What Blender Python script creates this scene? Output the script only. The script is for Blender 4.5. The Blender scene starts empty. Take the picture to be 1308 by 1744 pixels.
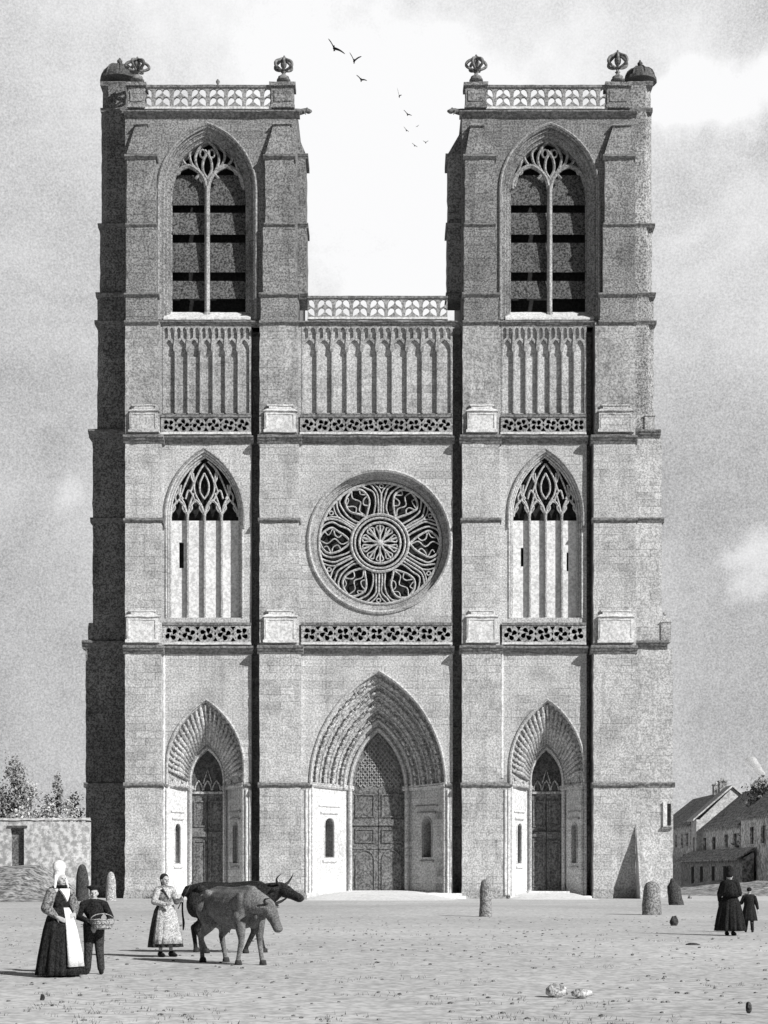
import bpy, bmesh, math, random
from mathutils import Vector, Matrix, Euler, noise
from mathutils.geometry import tessellate_polygon
rnd = random.Random(7)
R = math.radians
scene = bpy.context.scene
C = scene.collection

# ------------------------------------------------------------------ camera
F = 2800.0; CX = 654.0; HY = 1485.0; EYE = 1.6; CD = 100.0   # focal length in photo pixels, horizon row, eye height, distance to facade
cam_d = bpy.data.cameras.new('camera'); cam = bpy.data.objects.new('camera', cam_d); C.objects.link(cam)
cam.location = (0, -CD, EYE); cam.rotation_euler = (R(90), 0, 0)
cam_d.sensor_fit = 'HORIZONTAL'; cam_d.sensor_width = 36; cam_d.lens = 36*F/1308
cam_d.shift_y = (HY-872)/1308; cam_d.clip_end = 8000; cam_d.clip_start = .5
scene.camera = cam
scene.view_settings.view_transform = 'Standard'; scene.view_settings.look = 'None'
scene.view_settings.gamma = 1; scene.view_settings.exposure = 0

# ------------------------------------------------------------------ sun and sky
SUN_AZ, SUN_EL = 50, 33            # degrees right of the facade normal, elevation
to_sun = Vector((math.sin(R(SUN_AZ))*math.cos(R(SUN_EL)), -math.cos(R(SUN_AZ))*math.cos(R(SUN_EL)), math.sin(R(SUN_EL))))
sd = bpy.data.lights.new('sun', 'SUN'); sd.energy = 5.0; sd.angle = R(.5); sd.color = (1, .995, .985)
sun = bpy.data.objects.new('sun', sd); C.objects.link(sun)
sun.rotation_euler = (-to_sun).to_track_quat('-Z', 'Y').to_euler(); sun.location = (60, -80, 90)

world = bpy.data.worlds.new('World'); scene.world = world; world.use_nodes = True
class NT:
    """small helper for building node trees"""
    def __init__(s, tree): s.t = tree; s.n = tree.nodes; s.l = tree.links
    def node(s, typ, ins=None, **kw):
        n = s.n.new(typ)
        for k, v in kw.items(): setattr(n, k, v)
        for k, v in (ins or {}).items(): s.put(n.inputs[k], v)
        return n
    def put(s, sock, v):
        if isinstance(v, bpy.types.NodeSocket): s.l.new(v, sock)
        else: sock.default_value = v
    def math(s, op, a, b=None, c=None, clamp=False):
        n = s.n.new('ShaderNodeMath'); n.operation = op; n.use_clamp = clamp
        s.put(n.inputs[0], a)
        if b is not None: s.put(n.inputs[1], b)
        if c is not None: s.put(n.inputs[2], c)
        return n.outputs[0]
    def noise(s, vec, scale, detail=3, rough=.55, dist=0):
        n = s.node('ShaderNodeTexNoise', {'Vector': vec, 'Scale': scale, 'Detail': detail, 'Roughness': rough, 'Distortion': dist})
        return n.outputs['Fac']
    def remap(s, v, a, b, c, d, smooth=False):
        n = s.node('ShaderNodeMapRange', {0: v, 1: a, 2: b, 3: c, 4: d}, clamp=True)
        if smooth: n.interpolation_type = 'SMOOTHSTEP'
        return n.outputs[0]
    def vmath(s, op, a, b=None, out=0):
        n = s.n.new('ShaderNodeVectorMath'); n.operation = op
        s.put(n.inputs[0], a)
        if b is not None: s.put(n.inputs[1], b)
        return n.outputs[out]
def pxdir(px, py):
    return tuple(Vector(((px-CX)/F, 1, (HY-py)/F)).normalized())
wt = world.node_tree; wt.nodes.clear(); W = NT(wt)
tc = W.node('ShaderNodeTexCoord').outputs['Generated']
sky = W.node('ShaderNodeTexSky', sky_type='NISHITA', sun_disc=False)
sky.sun_elevation = R(SUN_EL); sky.sun_rotation = R(180-SUN_AZ)
skybw = W.node('ShaderNodeRGBToBW', {0: sky.outputs[0]}).outputs[0]
sep = W.node('ShaderNodeSeparateXYZ', {0: tc})
dy, dz = sep.outputs[1], sep.outputs[2]
mask = W.remap(dy, .35, .8, 0, 1, True)                       # open bright sky ahead; sky behind the viewer dimmed to deepen shadows
elev = W.remap(dz, 0.0, .42, 0, 1)
ramp = W.node('ShaderNodeValToRGB', {0: elev}); cr = ramp.color_ramp
cr.elements[0].position = 0; cr.elements[0].color = (.60,)*3+(1,)
cr.elements[1].position = 1; cr.elements[1].color = (.66,)*3+(1,)
for p, v in ((.12, .55), (.45, .56), (.62, .60), (.85, .66)):
    e = cr.elements.new(p); e.color = (v,)*3+(1,)
base = W.node('ShaderNodeRGBToBW', {0: ramp.outputs[0]}).outputs[0]
def blob(px, py, r0, r1, amt, sx=1, sz=1):
    d = W.vmath('SUBTRACT', tc, pxdir(px, py)); d = W.vmath('MULTIPLY', d, (1/sx, 1, 1/sz))
    ln = W.vmath('LENGTH', d, out=1)
    wob = W.math('MULTIPLY_ADD', W.noise(tc, 14, 4), .10, ln); wob = W.math('SUBTRACT', wob, .05)
    return W.remap(wob, r0/F, r1/F, amt, 0, True)
adds = [blob(640, 330, 90, 330, .42), blob(560, 20, 60, 420, .2, 1.6), blob(125, 830, 6, 60, .25), blob(1262, 948, 4, 50, .3, 1.4),
        blob(75, 715, 6, 55, .18, 1.5), blob(1262, 165, 5, 80, .3, 1.8, .7), blob(60, 860, 20, 160, .10, 2), blob(1250, 480, 40, 260, .10),
        blob(1190, 780, 30, 260, -.08), blob(60, 1020, 40, 240, -.05), blob(1240, 1180, 60, 300, -.06), blob(980, 60, 20, 230, .12, 2)]
v = base
for a in adds: v = W.math('ADD', v, a)
n1 = W.noise(tc, 9, 6, .6, .6); n2 = W.noise(tc, 40, 4, .6)
v = W.math('MULTIPLY', v, W.remap(n1, .3, .7, .80, 1.16))
v = W.math('MULTIPLY', v, W.remap(n2, .3, .7, .95, 1.05))
g = W.math('SUBTRACT', W.noise(tc, 900, 1, .7), .5); amp = W.remap(v, .35, .9, 1.5, .15)      # grainy in the grey, clean in the bright
v = W.math('MULTIPLY', v, W.math('MULTIPLY_ADD', g, amp, 1.0))
v = W.math('MINIMUM', v, .97)
dark = W.math('MULTIPLY', skybw, .012)
mixn = W.math('ADD', W.math('MULTIPLY', v, mask), W.math('MULTIPLY', dark, W.math('SUBTRACT', 1, mask)))
comb = W.node('ShaderNodeCombineColor', {0: mixn, 1: mixn, 2: W.math('MULTIPLY', mixn, 1.008)})
bg = W.node('ShaderNodeBackground', {'Color': comb.outputs[0], 'Strength': 1.0})
wo = W.node('ShaderNodeOutputWorld', {'Surface': bg.outputs[0]})

# ------------------------------------------------------------------ materials (all grey, mottled)
def mat(name, base, var=.25, grain=.25, gscale=7.0, big=.2, brick=None, rough=.95, bump=.3, spec=.2, blot=0, metal=0, obj=False):
    m = bpy.data.materials.new(name); m.use_nodes = True; t = NT(m.node_tree); m.node_tree.nodes.clear()
    pos = t.node('ShaderNodeTexCoord').outputs['Object'] if obj else t.node('ShaderNodeNewGeometry').outputs['Position']
    s = t.node('ShaderNodeSeparateXYZ', {0: pos}); u = t.math('ADD', s.outputs[0], t.math('MULTIPLY', s.outputs[1], .93))
    uv = t.node('ShaderNodeCombineXYZ', {0: u, 1: s.outputs[2], 2: 0.0}).outputs[0]
    f = t.remap(t.noise(pos, big, 4, .6, .4), .3, .7, 1-var, 1+var)
    f2 = t.remap(t.noise(pos, big*9, 4, .65), .3, .7, 1-var*.5, 1+var*.5)
    gn = t.noise(pos, gscale, 2, .8)
    f3 = t.remap(gn, .40, .60, 1-grain*1.5, 1+grain*1.15)
    val = t.math('MULTIPLY', t.math('MULTIPLY', t.math('MULTIPLY', f, f2), f3), base)
    h = t.math('MULTIPLY', gn, .6)
    if brick:
        bw, bh, dk = brick
        b = t.node('ShaderNodeTexBrick', {'Vector': uv, 'Color1': (1, 1, 1, 1), 'Color2': (.70, .70, .70, 1), 'Mortar': (dk, dk, dk, 1),
            'Scale': 1.0, 'Mortar Size': .028, 'Mortar Smooth': .6, 'Bias': 0.0, 'Brick Width': bw, 'Row Height': bh})
        bb = t.node('ShaderNodeRGBToBW', {0: b.outputs[0]}).outputs[0]
        # courses fade in and out over the face of the wall
        fade = t.remap(t.noise(pos, .5, 3), .40, .62, .15, .95)
        bb = t.math('ADD', t.math('MULTIPLY', bb, fade), t.math('SUBTRACT', 1, fade))
        val = t.math('MULTIPLY', val, bb); h = t.math('ADD', h, bb)
    if blot:
        sp = t.noise(pos, 1.9, 5, .75); val = t.math('MULTIPLY', val, t.remap(sp, .66, .74, 1, 1-blot))
        st = t.noise(t.vmath('MULTIPLY', pos, (1.6, 1.6, .12)), 1.0, 4, .7); val = t.math('MULTIPLY', val, t.remap(st, .5, .7, 1, 1-blot*.5))
    val = t.math('MINIMUM', val, .86)
    col = t.node('ShaderNodeCombineColor', {0: val, 1: val, 2: val}).outputs[0]
    bs = t.node('ShaderNodeBsdfPrincipled', {'Base Color': col, 'Roughness': rough, 'Metallic': metal})
    bs.inputs['Specular IOR Level'].default_value = spec
    if bump:
        bp = t.node('ShaderNodeBump', {'Height': h, 'Strength': bump, 'Distance': .06}); t.l.new(bp.outputs[0], bs.inputs['Normal'])
    t.node('ShaderNodeOutputMaterial', {'Surface': bs.outputs[0]})
    return m
M = {}
BR = (1.25, .44, .50)
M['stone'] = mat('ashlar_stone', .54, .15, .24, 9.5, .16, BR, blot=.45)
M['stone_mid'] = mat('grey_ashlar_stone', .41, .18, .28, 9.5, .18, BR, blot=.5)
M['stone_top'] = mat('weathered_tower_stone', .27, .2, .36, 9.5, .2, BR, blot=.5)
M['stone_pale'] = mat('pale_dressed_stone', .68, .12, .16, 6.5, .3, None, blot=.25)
M['turret_left_shaded'] = mat('shaded_turret_stone', .22, .2, .42, 9.5, .2, BR, blot=.4)  # shade on the left turret is darkened into the stone colour
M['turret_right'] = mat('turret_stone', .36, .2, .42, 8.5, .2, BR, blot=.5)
M['trim'] = mat('string_course_stone', .20, .2, .3, 6.5, .5)
M['carved'] = mat('carved_stone', .44, .2, .34, 8, .8, bump=.8)
M['tracery'] = mat('tracery_stone', .46, .15, .25, 8, .5)
M['balustrade'] = mat('balustrade_stone', .36, .2, .35, 8, .5)
M['tracery_dark'] = mat('weathered_tracery_stone', .30, .2, .3, 8, .5)
M['panel'] = mat('whitewashed_infill', .74, .12, .15, 5, .35, None)
M['glass'] = mat('dark_leaded_glass', .018, .3, .4, 6, .6, rough=.6, bump=0)
M['louvre'] = mat('weathered_slate_louvre', .11, .2, .5, 8.5, .5)
M['wood'] = mat('grey_oak_door', .17, .2, .35, 8, 1.2)
M['wood_dark'] = mat('dark_oak_door', .10, .2, .35, 8, 1.2)
M['lead'] = mat('lead_roof', .12, .2, .3, 8, .8)
M['tile'] = mat('roof_tiles', .36, .3, .5, 4, .5, (.5, .3, .4))
M['ground'] = mat('dry_square_ground', .56, .18, .15, 5.0, .06, None, bump=.15, blot=.3)
M['paving'] = mat('pale_paving', .80, .1, .12, 5, .4)
M['grass'] = mat('grass', .13, .3, .4, 5, .4)
M['leaf'] = mat('foliage', .26, .3, .4, 3, .4)
M['leaf_pale'] = mat('pale_foliage', .45, .3, .4, 3, .4)
M['bark'] = mat('bark', .08, .3, .4, 5, .8)
M['plaster'] = mat('rendered_house_wall', .62, .25, .35, 3, .3)
M['plaster_pale'] = mat('limewashed_house_wall', .60, .12, .2, 3, .3)
M['plaster_dark'] = mat('sooty_timber_wall', .30, .3, .4, 3, .3)
M['garden_wall'] = mat('garden_wall_plaster', .56, .18, .25, 3, .2, None, blot=.3)
M['rock'] = mat('rough_stone', .26, .25, .4, 16, 1.5, bump=.8)
M['rock_dark'] = mat('dark_rough_stone', .07, .25, .4, 16, 1.5, bump=.8)
M['rock_pale'] = mat('pale_rough_stone', .70, .15, .2, 16, 1.5, bump=.6)
M['rock_mid'] = mat('light_rough_stone', .46, .25, .4, 16, 1.5, bump=.8)
M['skin'] = mat('skin', .48, .05, .08, 30, 6, bump=0, obj=True)
M['face_dark'] = M['glass']
M['hair'] = mat('dark_hair', .03, .2, .3, 60, 8, obj=True)
M['black'] = mat('black_wool', .022, .25, .5, 38, 7, obj=True)
M['charcoal'] = mat('charcoal_cloth', .05, .25, .5, 38, 7, obj=True)
M['greycloth'] = mat('grey_cloth', .22, .3, .5, 38, 7, obj=True)
M['lightcloth'] = mat('light_cloth', .48, .2, .35, 38, 7, obj=True)
M['white'] = mat('white_linen', .80, .06, .1, 38, 7, obj=True)
M['hide_dark'] = mat('dark_cow_hide', .028, .3, .5, 34, 3, obj=True)
M['hide_light'] = mat('pale_cow_hide', .19, .5, .3, 45, 2.2, obj=True)
M['horn'] = mat('horn', .05, .2, .2, 30, 5, obj=True)
M['wicker'] = mat('wicker', .35, .2, .5, 40, 5, obj=True)
M['bird'] = mat('bird_plumage', .012, .2, .2, 10, 2, bump=0)

# ------------------------------------------------------------------ mesh helpers
def P(px, py, y=0.0):
    s = F/(CD+y); return Vector(((px-CX)/s, y, EYE+(HY-py)/s))
def XZ(px, py, y=0.0):
    p = P(px, py, y); return (p.x, p.z)
def wloc(o):
    l = Vector((0, 0, 0))
    while o is not None: l += o.location; o = o.parent
    return l
WEATHER = {'buttress': .045, 'buttress_stage': .04, 'turret_stage': .045, 'stair_turret': .05, 'drip_course': .03, 'cornice': .035, 'tower_cornice': .035, 'pedestal': .03,
           'parapet_pier': .03, 'weathering_cap': .04, 'lateral_buttress': .04, 'wall_shaft': .02, 'rail': .02, 'plinth': .02, 'coping': .03, 'sill': .02, 'step': .03, 'garden_wall_panel': .03}
class MB:
    def __init__(s): s.v = []; s.f = []; s.mi = []
    def add(s, vs, fs, m=0):
        b = len(s.v); s.v += [tuple(p) for p in vs]; s.f += [tuple(b+i for i in f) for f in fs]; s.mi += [m]*len(fs); return s
    def box(s, x0, x1, y0, y1, z0, z1):
        vs = [(x, y, z) for x in (x0, x1) for y in (y0, y1) for z in (z0, z1)]
        return s.add(vs, [(0, 1, 3, 2), (4, 6, 7, 5), (0, 4, 5, 1), (2, 3, 7, 6), (0, 2, 6, 4), (1, 5, 7, 3)])
    def frustum(s, a, za, b, zb):            # a, b = (x0,x1,y0,y1)
        vs = [(a[0], a[2], za), (a[1], a[2], za), (a[1], a[3], za), (a[0], a[3], za), (b[0], b[2], zb), (b[1], b[2], zb), (b[1], b[3], zb), (b[0], b[3], zb)]
        return s.add(vs, [(0, 3, 2, 1), (4, 5, 6, 7), (0, 1, 5, 4), (1, 2, 6, 5), (2, 3, 7, 6), (3, 0, 4, 7)])
    def prism_x(s, x0, x1, prof):            # prof: list of (y,z)
        n = len(prof); vs = [(x0, y, z) for y, z in prof]+[(x1, y, z) for y, z in prof]
        return s.add(vs, [(i, (i+1) % n, n+(i+1) % n, n+i) for i in range(n)]+[tuple(range(n))[::-1], tuple(range(n, 2*n))])
    def prism_y(s, y0, y1, prof):            # prof: list of (x,z)
        n = len(prof); vs = [(x, y0, z) for x, z in prof]+[(x, y1, z) for x, z in prof]
        return s.add(vs, [(i, (i+1) % n, n+(i+1) % n, n+i) for i in range(n)]+[tuple(range(n))[::-1], tuple(range(n, 2*n))])
    def plate(s, outer, holes, t, origin=(0, 0, 0), u=(1, 0, 0), v=(0, 0, 1), nrm=(0, -1, 0)):
        """flat slab with real openings: face at origin, thickness t backwards"""
        loops = [outer]+list(holes)
        vec = [[Vector((a, b, 0)) for a, b in lp] for lp in loops]
        tris = tessellate_polygon(vec); flat = [p for lp in loops for p in lp]
        o = Vector(origin); U = Vector(u); V = Vector(v); N = Vector(nrm)
        fr = [o+U*a+V*b for a, b in flat]; bk = [p-N*t for p in fr]; n = len(flat)
        fs = []
        for tr in tris:
            fs.append(tuple(tr)); fs.append(tuple(i+n for i in reversed(tr)))
        k = 0
        for lp in loops:
            m = len(lp)
            for i in range(m): j = (i+1) % m; fs.append((k+i, k+j, n+k+j, n+k+i))
            k += m
        return s.add(fr+bk, fs)
    def tube(s, pts, r, sides=6, closed=False, caps=True):
        pts = [Vector(p) for p in pts]; n = len(pts)
        rs = r if isinstance(r, (list, tuple)) else [r]*n
        vs = []; fs = []
        for i, p in enumerate(pts):
            if closed: t = pts[(i+1) % n]-pts[i-1]
            else: t = pts[min(i+1, n-1)]-pts[max(i-1, 0)]
            if t.length < 1e-9: t = Vector((0, 0, 1))
            t.normalize(); ref = Vector((0, 1, 0)) if abs(t.y) < .9 else Vector((1, 0, 0))
            a = t.cross(ref).normalized(); b = t.cross(a).normalized()
            for k in range(sides):
                an = 2*math.pi*(k+.5)/sides; vs.append(p+(a*math.cos(an)+b*math.sin(an))*rs[i])
        for i in range(n if closed else n-1):
            j = (i+1) % n
            for k in range(sides):
                l = (k+1) % sides; fs.append((i*sides+k, i*sides+l, j*sides+l, j*sides+k))
        if not closed and caps:
            fs.append(tuple(range(sides))); fs.append(tuple((n-1)*sides+k for k in range(sides)))
        return s.add(vs, fs)
    def loft(s, rings, closed=False):
        m = len(rings[0]); vs = [p for rg in rings for p in rg]; fs = []
        for i in range(len(rings)-1):
            for k in range(m if closed else m-1):
                l = (k+1) % m; fs.append((i*m+k, i*m+l, (i+1)*m+l, (i+1)*m+k))
        return s.add(vs, fs)
    def lathe(s, prof, c=(0, 0, 0), n=16, fold=0, nf=9, sx=1, sy=1, ph=0):
        rings = []
        for i, (r, z) in enumerate(prof):
            w = fold*(1-i/max(1, len(prof)-1)) if fold else 0
            rings.append([(c[0]+sx*r*(1+w*math.cos(nf*2*math.pi*k/n+ph))*math.cos(2*math.pi*k/n), c[1]+sy*r*(1+w*math.cos(nf*2*math.pi*k/n+ph))*math.sin(2*math.pi*k/n), c[2]+z) for k in range(n)])
        s.loft(rings, True); b = len(s.v)-n*len(rings)
        s.f.append(tuple(b+k for k in range(n))); s.f.append(tuple(b+n*(len(rings)-1)+k for k in range(n))); s.mi += [0, 0]
        return s
    def ball(s, c, r, seg=8, rot=None):
        rx, ry, rz = r if isinstance(r, (tuple, list)) else (r, r, r)
        c = Vector(c); rings = []
        for i in range(1, seg):
            a = math.pi*i/seg
            rings.append([Vector((rx*math.sin(a)*math.cos(2*math.pi*k/(2*seg)), ry*math.sin(a)*math.sin(2*math.pi*k/(2*seg)), rz*math.cos(a))) for k in range(2*seg)])
        vs = [p for rg in rings for p in rg]+[Vector((0, 0, rz)), Vector((0, 0, -rz))]
        if rot is not None: vs = [rot @ p for p in vs]
        vs = [p+c for p in vs]; n = 2*seg; fs = []
        for i in range(len(rings)-1):
            for k in range(n): l = (k+1) % n; fs.append((i*n+k, (i+1)*n+k, (i+1)*n+l, i*n+l))
        T = len(vs)-2; B = T+1; L = (len(rings)-1)*n
        for k in range(n): l = (k+1) % n; fs.append((T, k, l)); fs.append((B, L+l, L+k))
        return s.add(vs, fs)
    def limb(s, chain, seg=6):               # chain of (point, radius): a run of overlapping balls
        for (p, r), (q, t) in zip(chain, chain[1:]):
            p = Vector(p); q = Vector(q); d = (q-p).length; n = max(2, int(d/(min(r, t)*.45))+1)
            for i in range(n+1): f = i/n; s.ball(p.lerp(q, f), r+(t-r)*f, seg)
        return s
    def mesh(s, name, smooth=False, fix=True):
        me = bpy.data.meshes.new(name); me.from_pydata(s.v, [], s.f); me.update()
        if fix:
            bm = bmesh.new(); bm.from_mesh(me); bmesh.ops.recalc_face_normals(bm, faces=bm.faces); bm.to_mesh(me); bm.free()
        if smooth: me.polygons.foreach_set('use_smooth', [True]*len(me.polygons))
        return me
    def weather(s, me, amp):
        bm = bmesh.new(); bm.from_mesh(me)
        for ax in (2, 0):
            es = [e for e in bm.edges if e.calc_length() > 1.2 and abs((e.verts[0].co-e.verts[1].co).normalized()[ax]) > .985]
            if es:
                L = max(e.calc_length() for e in es); bmesh.ops.subdivide_edges(bm, edges=es, cuts=int(max(2, min(34, L/.42))), use_grid_fill=False)
        for v in bm.verts:
            c = v.co*1.9; v.co += noise.noise_vector(c)*amp+noise.noise_vector(c*3.1)*amp*.6
        bm.to_mesh(me); bm.free()
    def build(s, name, m, parent=None, smooth=False, world=True, fix=True):
        if world and parent is not None:
            l = wloc(parent); s.v = [(a-l.x, b-l.y, c-l.z) for a, b, c in s.v]
        me = s.mesh(name, smooth, fix); me.materials.append(m)
        if name in WEATHER: s.weather(me, WEATHER[name])
        o = bpy.data.objects.new(name, me); C.objects.link(o); o.parent = parent
        return o
    def fuse(s, name, m, parent=None, voxel=.012, smooth=3):
        """weld overlapping volumes into ONE continuous skin"""
        me = s.mesh(name+'_src', True, False)
        o = bpy.data.objects.new(name+'_src', me); C.objects.link(o)
        md = o.modifiers.new('r', 'REMESH'); md.mode = 'VOXEL'; md.voxel_size = voxel; md.use_smooth_shade = True
        sm = o.modifiers.new('s', 'SMOOTH'); sm.factor = .5; sm.iterations = smooth
        dg = bpy.context.evaluated_depsgraph_get(); dg.update()
        nm = bpy.data.meshes.new_from_object(o.evaluated_get(dg)); nm.name = name
        bpy.data.objects.remove(o); nm.materials.clear(); nm.materials.append(m)
        nm.polygons.foreach_set('use_smooth', [True]*len(nm.polygons))
        r = bpy.data.objects.new(name, nm); C.objects.link(r); r.parent = parent
        return r
def tag(o, label=None, cat=None, group=None, kind=None):
    for k, v in (('label', label), ('category', cat), ('group', group), ('kind', kind)):
        if v: o[k] = v
    return o
def empty(name, loc, rz=0, **kw):
    o = bpy.data.objects.new(name, None); C.objects.link(o); o.location = loc; o.rotation_euler = (0, 0, rz); o.empty_display_size = .2
    return tag(o, **kw)
def arch(cx, hw, zs, za, n=14, base=None):
    """pointed arch, left foot to right foot, as (x,z)"""
    h = za-zs; c = (h*h-hw*hw)/(2*hw); Rr = hw+c
    a1 = math.atan2(h, -c)        # angle at the apex for the left arc, centre (cx+c, zs)
    pts = []
    for i in range(n+1):
        a = math.pi+(a1-math.pi)*i/n; pts.append((cx+c+Rr*math.cos(a), zs+Rr*math.sin(a)))
    pts[-1] = (cx, za)
    pts += [(2*cx-x, z) for x, z in reversed(pts[:-1])]
    if base is not None: pts = [(cx-hw, base)]+pts+[(cx+hw, base)]
    return pts
def catmull(pts, n=6):
    pts = [Vector(p) for p in pts]; e = [pts[0]*2-pts[1]]+pts+[pts[-1]*2-pts[-2]]; out = []
    for i in range(1, len(e)-2):
        for k in range(n):
            t = k/n; p0, p1, p2, p3 = e[i-1:i+3]
            out.append(.5*((2*p1)+(p2-p0)*t+(2*p0-5*p1+4*p2-p3)*t*t+(3*p1-p0-3*p2+p3)*t**3))
    out.append(pts[-1]); return out
def drop(cx, cz, ln, wd, ang, n=12):
    """teardrop, point at the -length end"""
    pts = []
    for i in range(n):
        t = 2*math.pi*i/n; x = -ln/2*math.cos(t); y = wd/2*math.sin(t)*abs(math.sin(t/2))**1.2*1.25
        pts.append((cx+x*math.cos(ang)-y*math.sin(ang), cz+x*math.sin(ang)+y*math.cos(ang)))
    return pts
def rect(x0, z0, x1, z1): return [(x0, z0), (x1, z0), (x1, z1), (x0, z1)]

# ================================================================== SETTING
g = MB()
N = 60
def gz(x, y): return .05*math.sin(x*.21+1)*math.sin(y*.17)*min(1, max(0, (-y-8)/12.)) if y > -96 else 0
xs = [-3000, -800, -200]+[-60+120*i/N for i in range(N+1)]+[200, 800, 3000]
ys = [-3000, -400, -130]+[-96+140*i/N for i in range(N+1)]+[90, 200, 700, 4500]
vs = [(x, y, gz(x, y)) for y in ys for x in xs]; w = len(xs)
g.add(vs, [(j*w+i, j*w+i+1, (j+1)*w+i+1, (j+1)*w+i) for j in range(len(ys)-1) for i in range(w-1)])
tag(g.build('ground', M['ground'], None, True), kind='structure')

def bank(name, x0, x1, y0, y1, h, m, top0, top1, seed):
    """low rising ground: slope from (y0,0) up to h at top0..top1, down again at y1"""
    b = MB(); nx, ny = 40, 16; r = random.Random(seed); vs = []
    for j in range(ny+1):
        y = y0+(y1-y0)*j/ny
        for i in range(nx+1):
            x = x0+(x1-x0)*i/nx; e = min(1, (x-x0)/8, (x1-x)/3); e = max(0, e)
            k = (y-y0)/(top0-y0) if y < top0 else (1 if y < top1 else (y1-y)/(y1-top1)); k = max(0, min(1, k)); k = k*k*(3-2*k)
            vs.append((x, y, -.05+(h*k*(.85+.15*math.sin(x*.5+y*.3))+r.uniform(0, .12)*k)*e))
    b.add(vs, [(j*(nx+1)+i, j*(nx+1)+i+1, (j+1)*(nx+1)+i+1, (j+1)*(nx+1)+i) for j in range(ny) for i in range(nx)])
    return tag(b.build(name, m, None, True), kind='structure')
M['bankgrass'] = mat('rough_grass_bank', .30, .35, .45, 2.2, .35, bump=.8, blot=.5)
bank('grass_bank', -60, -17.6, -14, 30, 2.0, M['bankgrass'], -1.5, 26, 3)
bank('roadside_bank', 19.5, 60, 6, 42, .9, M['bankgrass'], 20, 40, 4)

# ================================================================== CATHEDRAL
cath = empty('cathedral', (0, 0, 0), label='twin-towered grey stone cathedral front with rose window and three arched portals', cat='cathedral')
# ---- openings, all in metres at the wall face
def px_arch(cx, hwpx, spring, apex, base=None, y=0, n=14):
    s = F/(CD+y); x, zs = XZ(cx, spring, y); za = XZ(cx, apex, y)[1]
    return arch(x, hwpx/s, zs, za, n, None if base is None else (XZ(cx, base, y)[1] if base < 5000 else 0))
S0 = F/CD
portals = {'left': (350, 66, 1192, 27, 1278), 'centre': (644, 115, 1143, 44, 1247), 'right': (932, 63, 1192, 26, 1278)}
SPR = 1337
STILT = {'left': 27, 'centre': 0, 'right': 27}      # the side arches rise straight a little before they curve
def portal_outline(k):
    cx, hw, ap, hi, ai = portals[k]; p = px_arch(cx, hw, SPR-STILT[k], ap)
    return [(p[0][0], .02)]+p+[(p[-1][0], .02)]
bays = {'left': (268, 428), 'centre': (504, 771), 'right': (845, 999)}   # each bay stops short of its right buttress, leaving an added slot for dark shade
midw = {'left': (348, 65), 'right': (929, 62)}
rose_c = (647, 922)
cR = [(XZ(*rose_c)[0]+120/S0*math.cos(2*math.pi*i/48), XZ(*rose_c)[1]+120/S0*math.sin(2*math.pi*i/48)) for i in range(48)]
def R4(px0, py0, px1, py1, y=0):
    a = XZ(px0, py0, y); b = XZ(px1, py1, y); return rect(a[0], min(a[1], b[1]), b[0], max(a[1], b[1]))
for k, (a, b) in bays.items():
    ba, bb = {'left': (274, 427), 'centre': (511, 770), 'right': (851, 998)}[k]
    low = MB()     # ground storey
    zc = XZ(0, 1104)[1]; o = rect(XZ(a, 0)[0], 0, XZ(b, 0)[0], zc)
    po = portal_outline(k)
    # the portal cuts the foot of the wall: outline with a notch rather than a hole
    o = [o[0]]+[(po[0][0], 0)]+po[1:-1]+[(po[-1][0], 0)]+o[1:]
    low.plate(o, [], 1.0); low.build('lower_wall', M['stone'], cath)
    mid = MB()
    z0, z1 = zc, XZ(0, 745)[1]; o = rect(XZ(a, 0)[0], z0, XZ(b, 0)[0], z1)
    hs = [R4(ba+1, 1096, bb-1, 1063)]  # slot opened behind the balustrade so its piercings look dark
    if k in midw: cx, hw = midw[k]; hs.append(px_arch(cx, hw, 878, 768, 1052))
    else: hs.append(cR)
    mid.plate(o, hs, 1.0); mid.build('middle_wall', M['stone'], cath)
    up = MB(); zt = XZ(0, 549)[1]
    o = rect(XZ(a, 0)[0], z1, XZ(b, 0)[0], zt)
    up.plate(o, [R4(ba+1, 737, bb-1, 709), R4(ba+3, 704, bb-2, 556)], 1.0); up.build('upper_wall', M['stone_mid'], cath)  # first opening likewise added for darkness behind the balustrade
for (a, b) in ((425, 450), (768, 796), (996, 1020)):  # closes the slots added for dark strips beside the buttresses
    m_ = MB(); m_.box(XZ(a, 0)[0], XZ(b, 0)[0], 1.55, 1.7, 0, XZ(0, 552)[1]); m_.build('shade_slot_back', M['stone_mid'], cath)
    m_ = MB(); m_.box(XZ(a, 0)[0], XZ(a+2.5, 0)[0], 1.0, 1.55, 0, XZ(0, 552)[1]); m_.build('shade_slot_side', M['stone_mid'], cath)
# ---- tower fronts with the belfry openings
belf = {'left': (353, 80), 'right': (936, 81)}
tower_x = {'left': (213, 505), 'right': (787, 1082)}
for k, (a, b) in tower_x.items():
    t = MB(); cx, hw = belf[k]
    z0, z1 = XZ(0, 549)[1], XZ(0, 186)[1]
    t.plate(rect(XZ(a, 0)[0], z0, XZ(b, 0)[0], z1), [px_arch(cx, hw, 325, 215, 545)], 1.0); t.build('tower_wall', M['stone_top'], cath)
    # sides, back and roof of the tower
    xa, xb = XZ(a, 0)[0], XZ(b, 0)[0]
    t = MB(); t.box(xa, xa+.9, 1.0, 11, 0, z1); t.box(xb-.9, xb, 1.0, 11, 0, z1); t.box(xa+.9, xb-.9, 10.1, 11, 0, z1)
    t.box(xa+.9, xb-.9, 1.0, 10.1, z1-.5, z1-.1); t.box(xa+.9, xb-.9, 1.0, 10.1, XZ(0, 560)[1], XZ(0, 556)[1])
    t.build('tower_body', M['stone_top'], cath)
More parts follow.
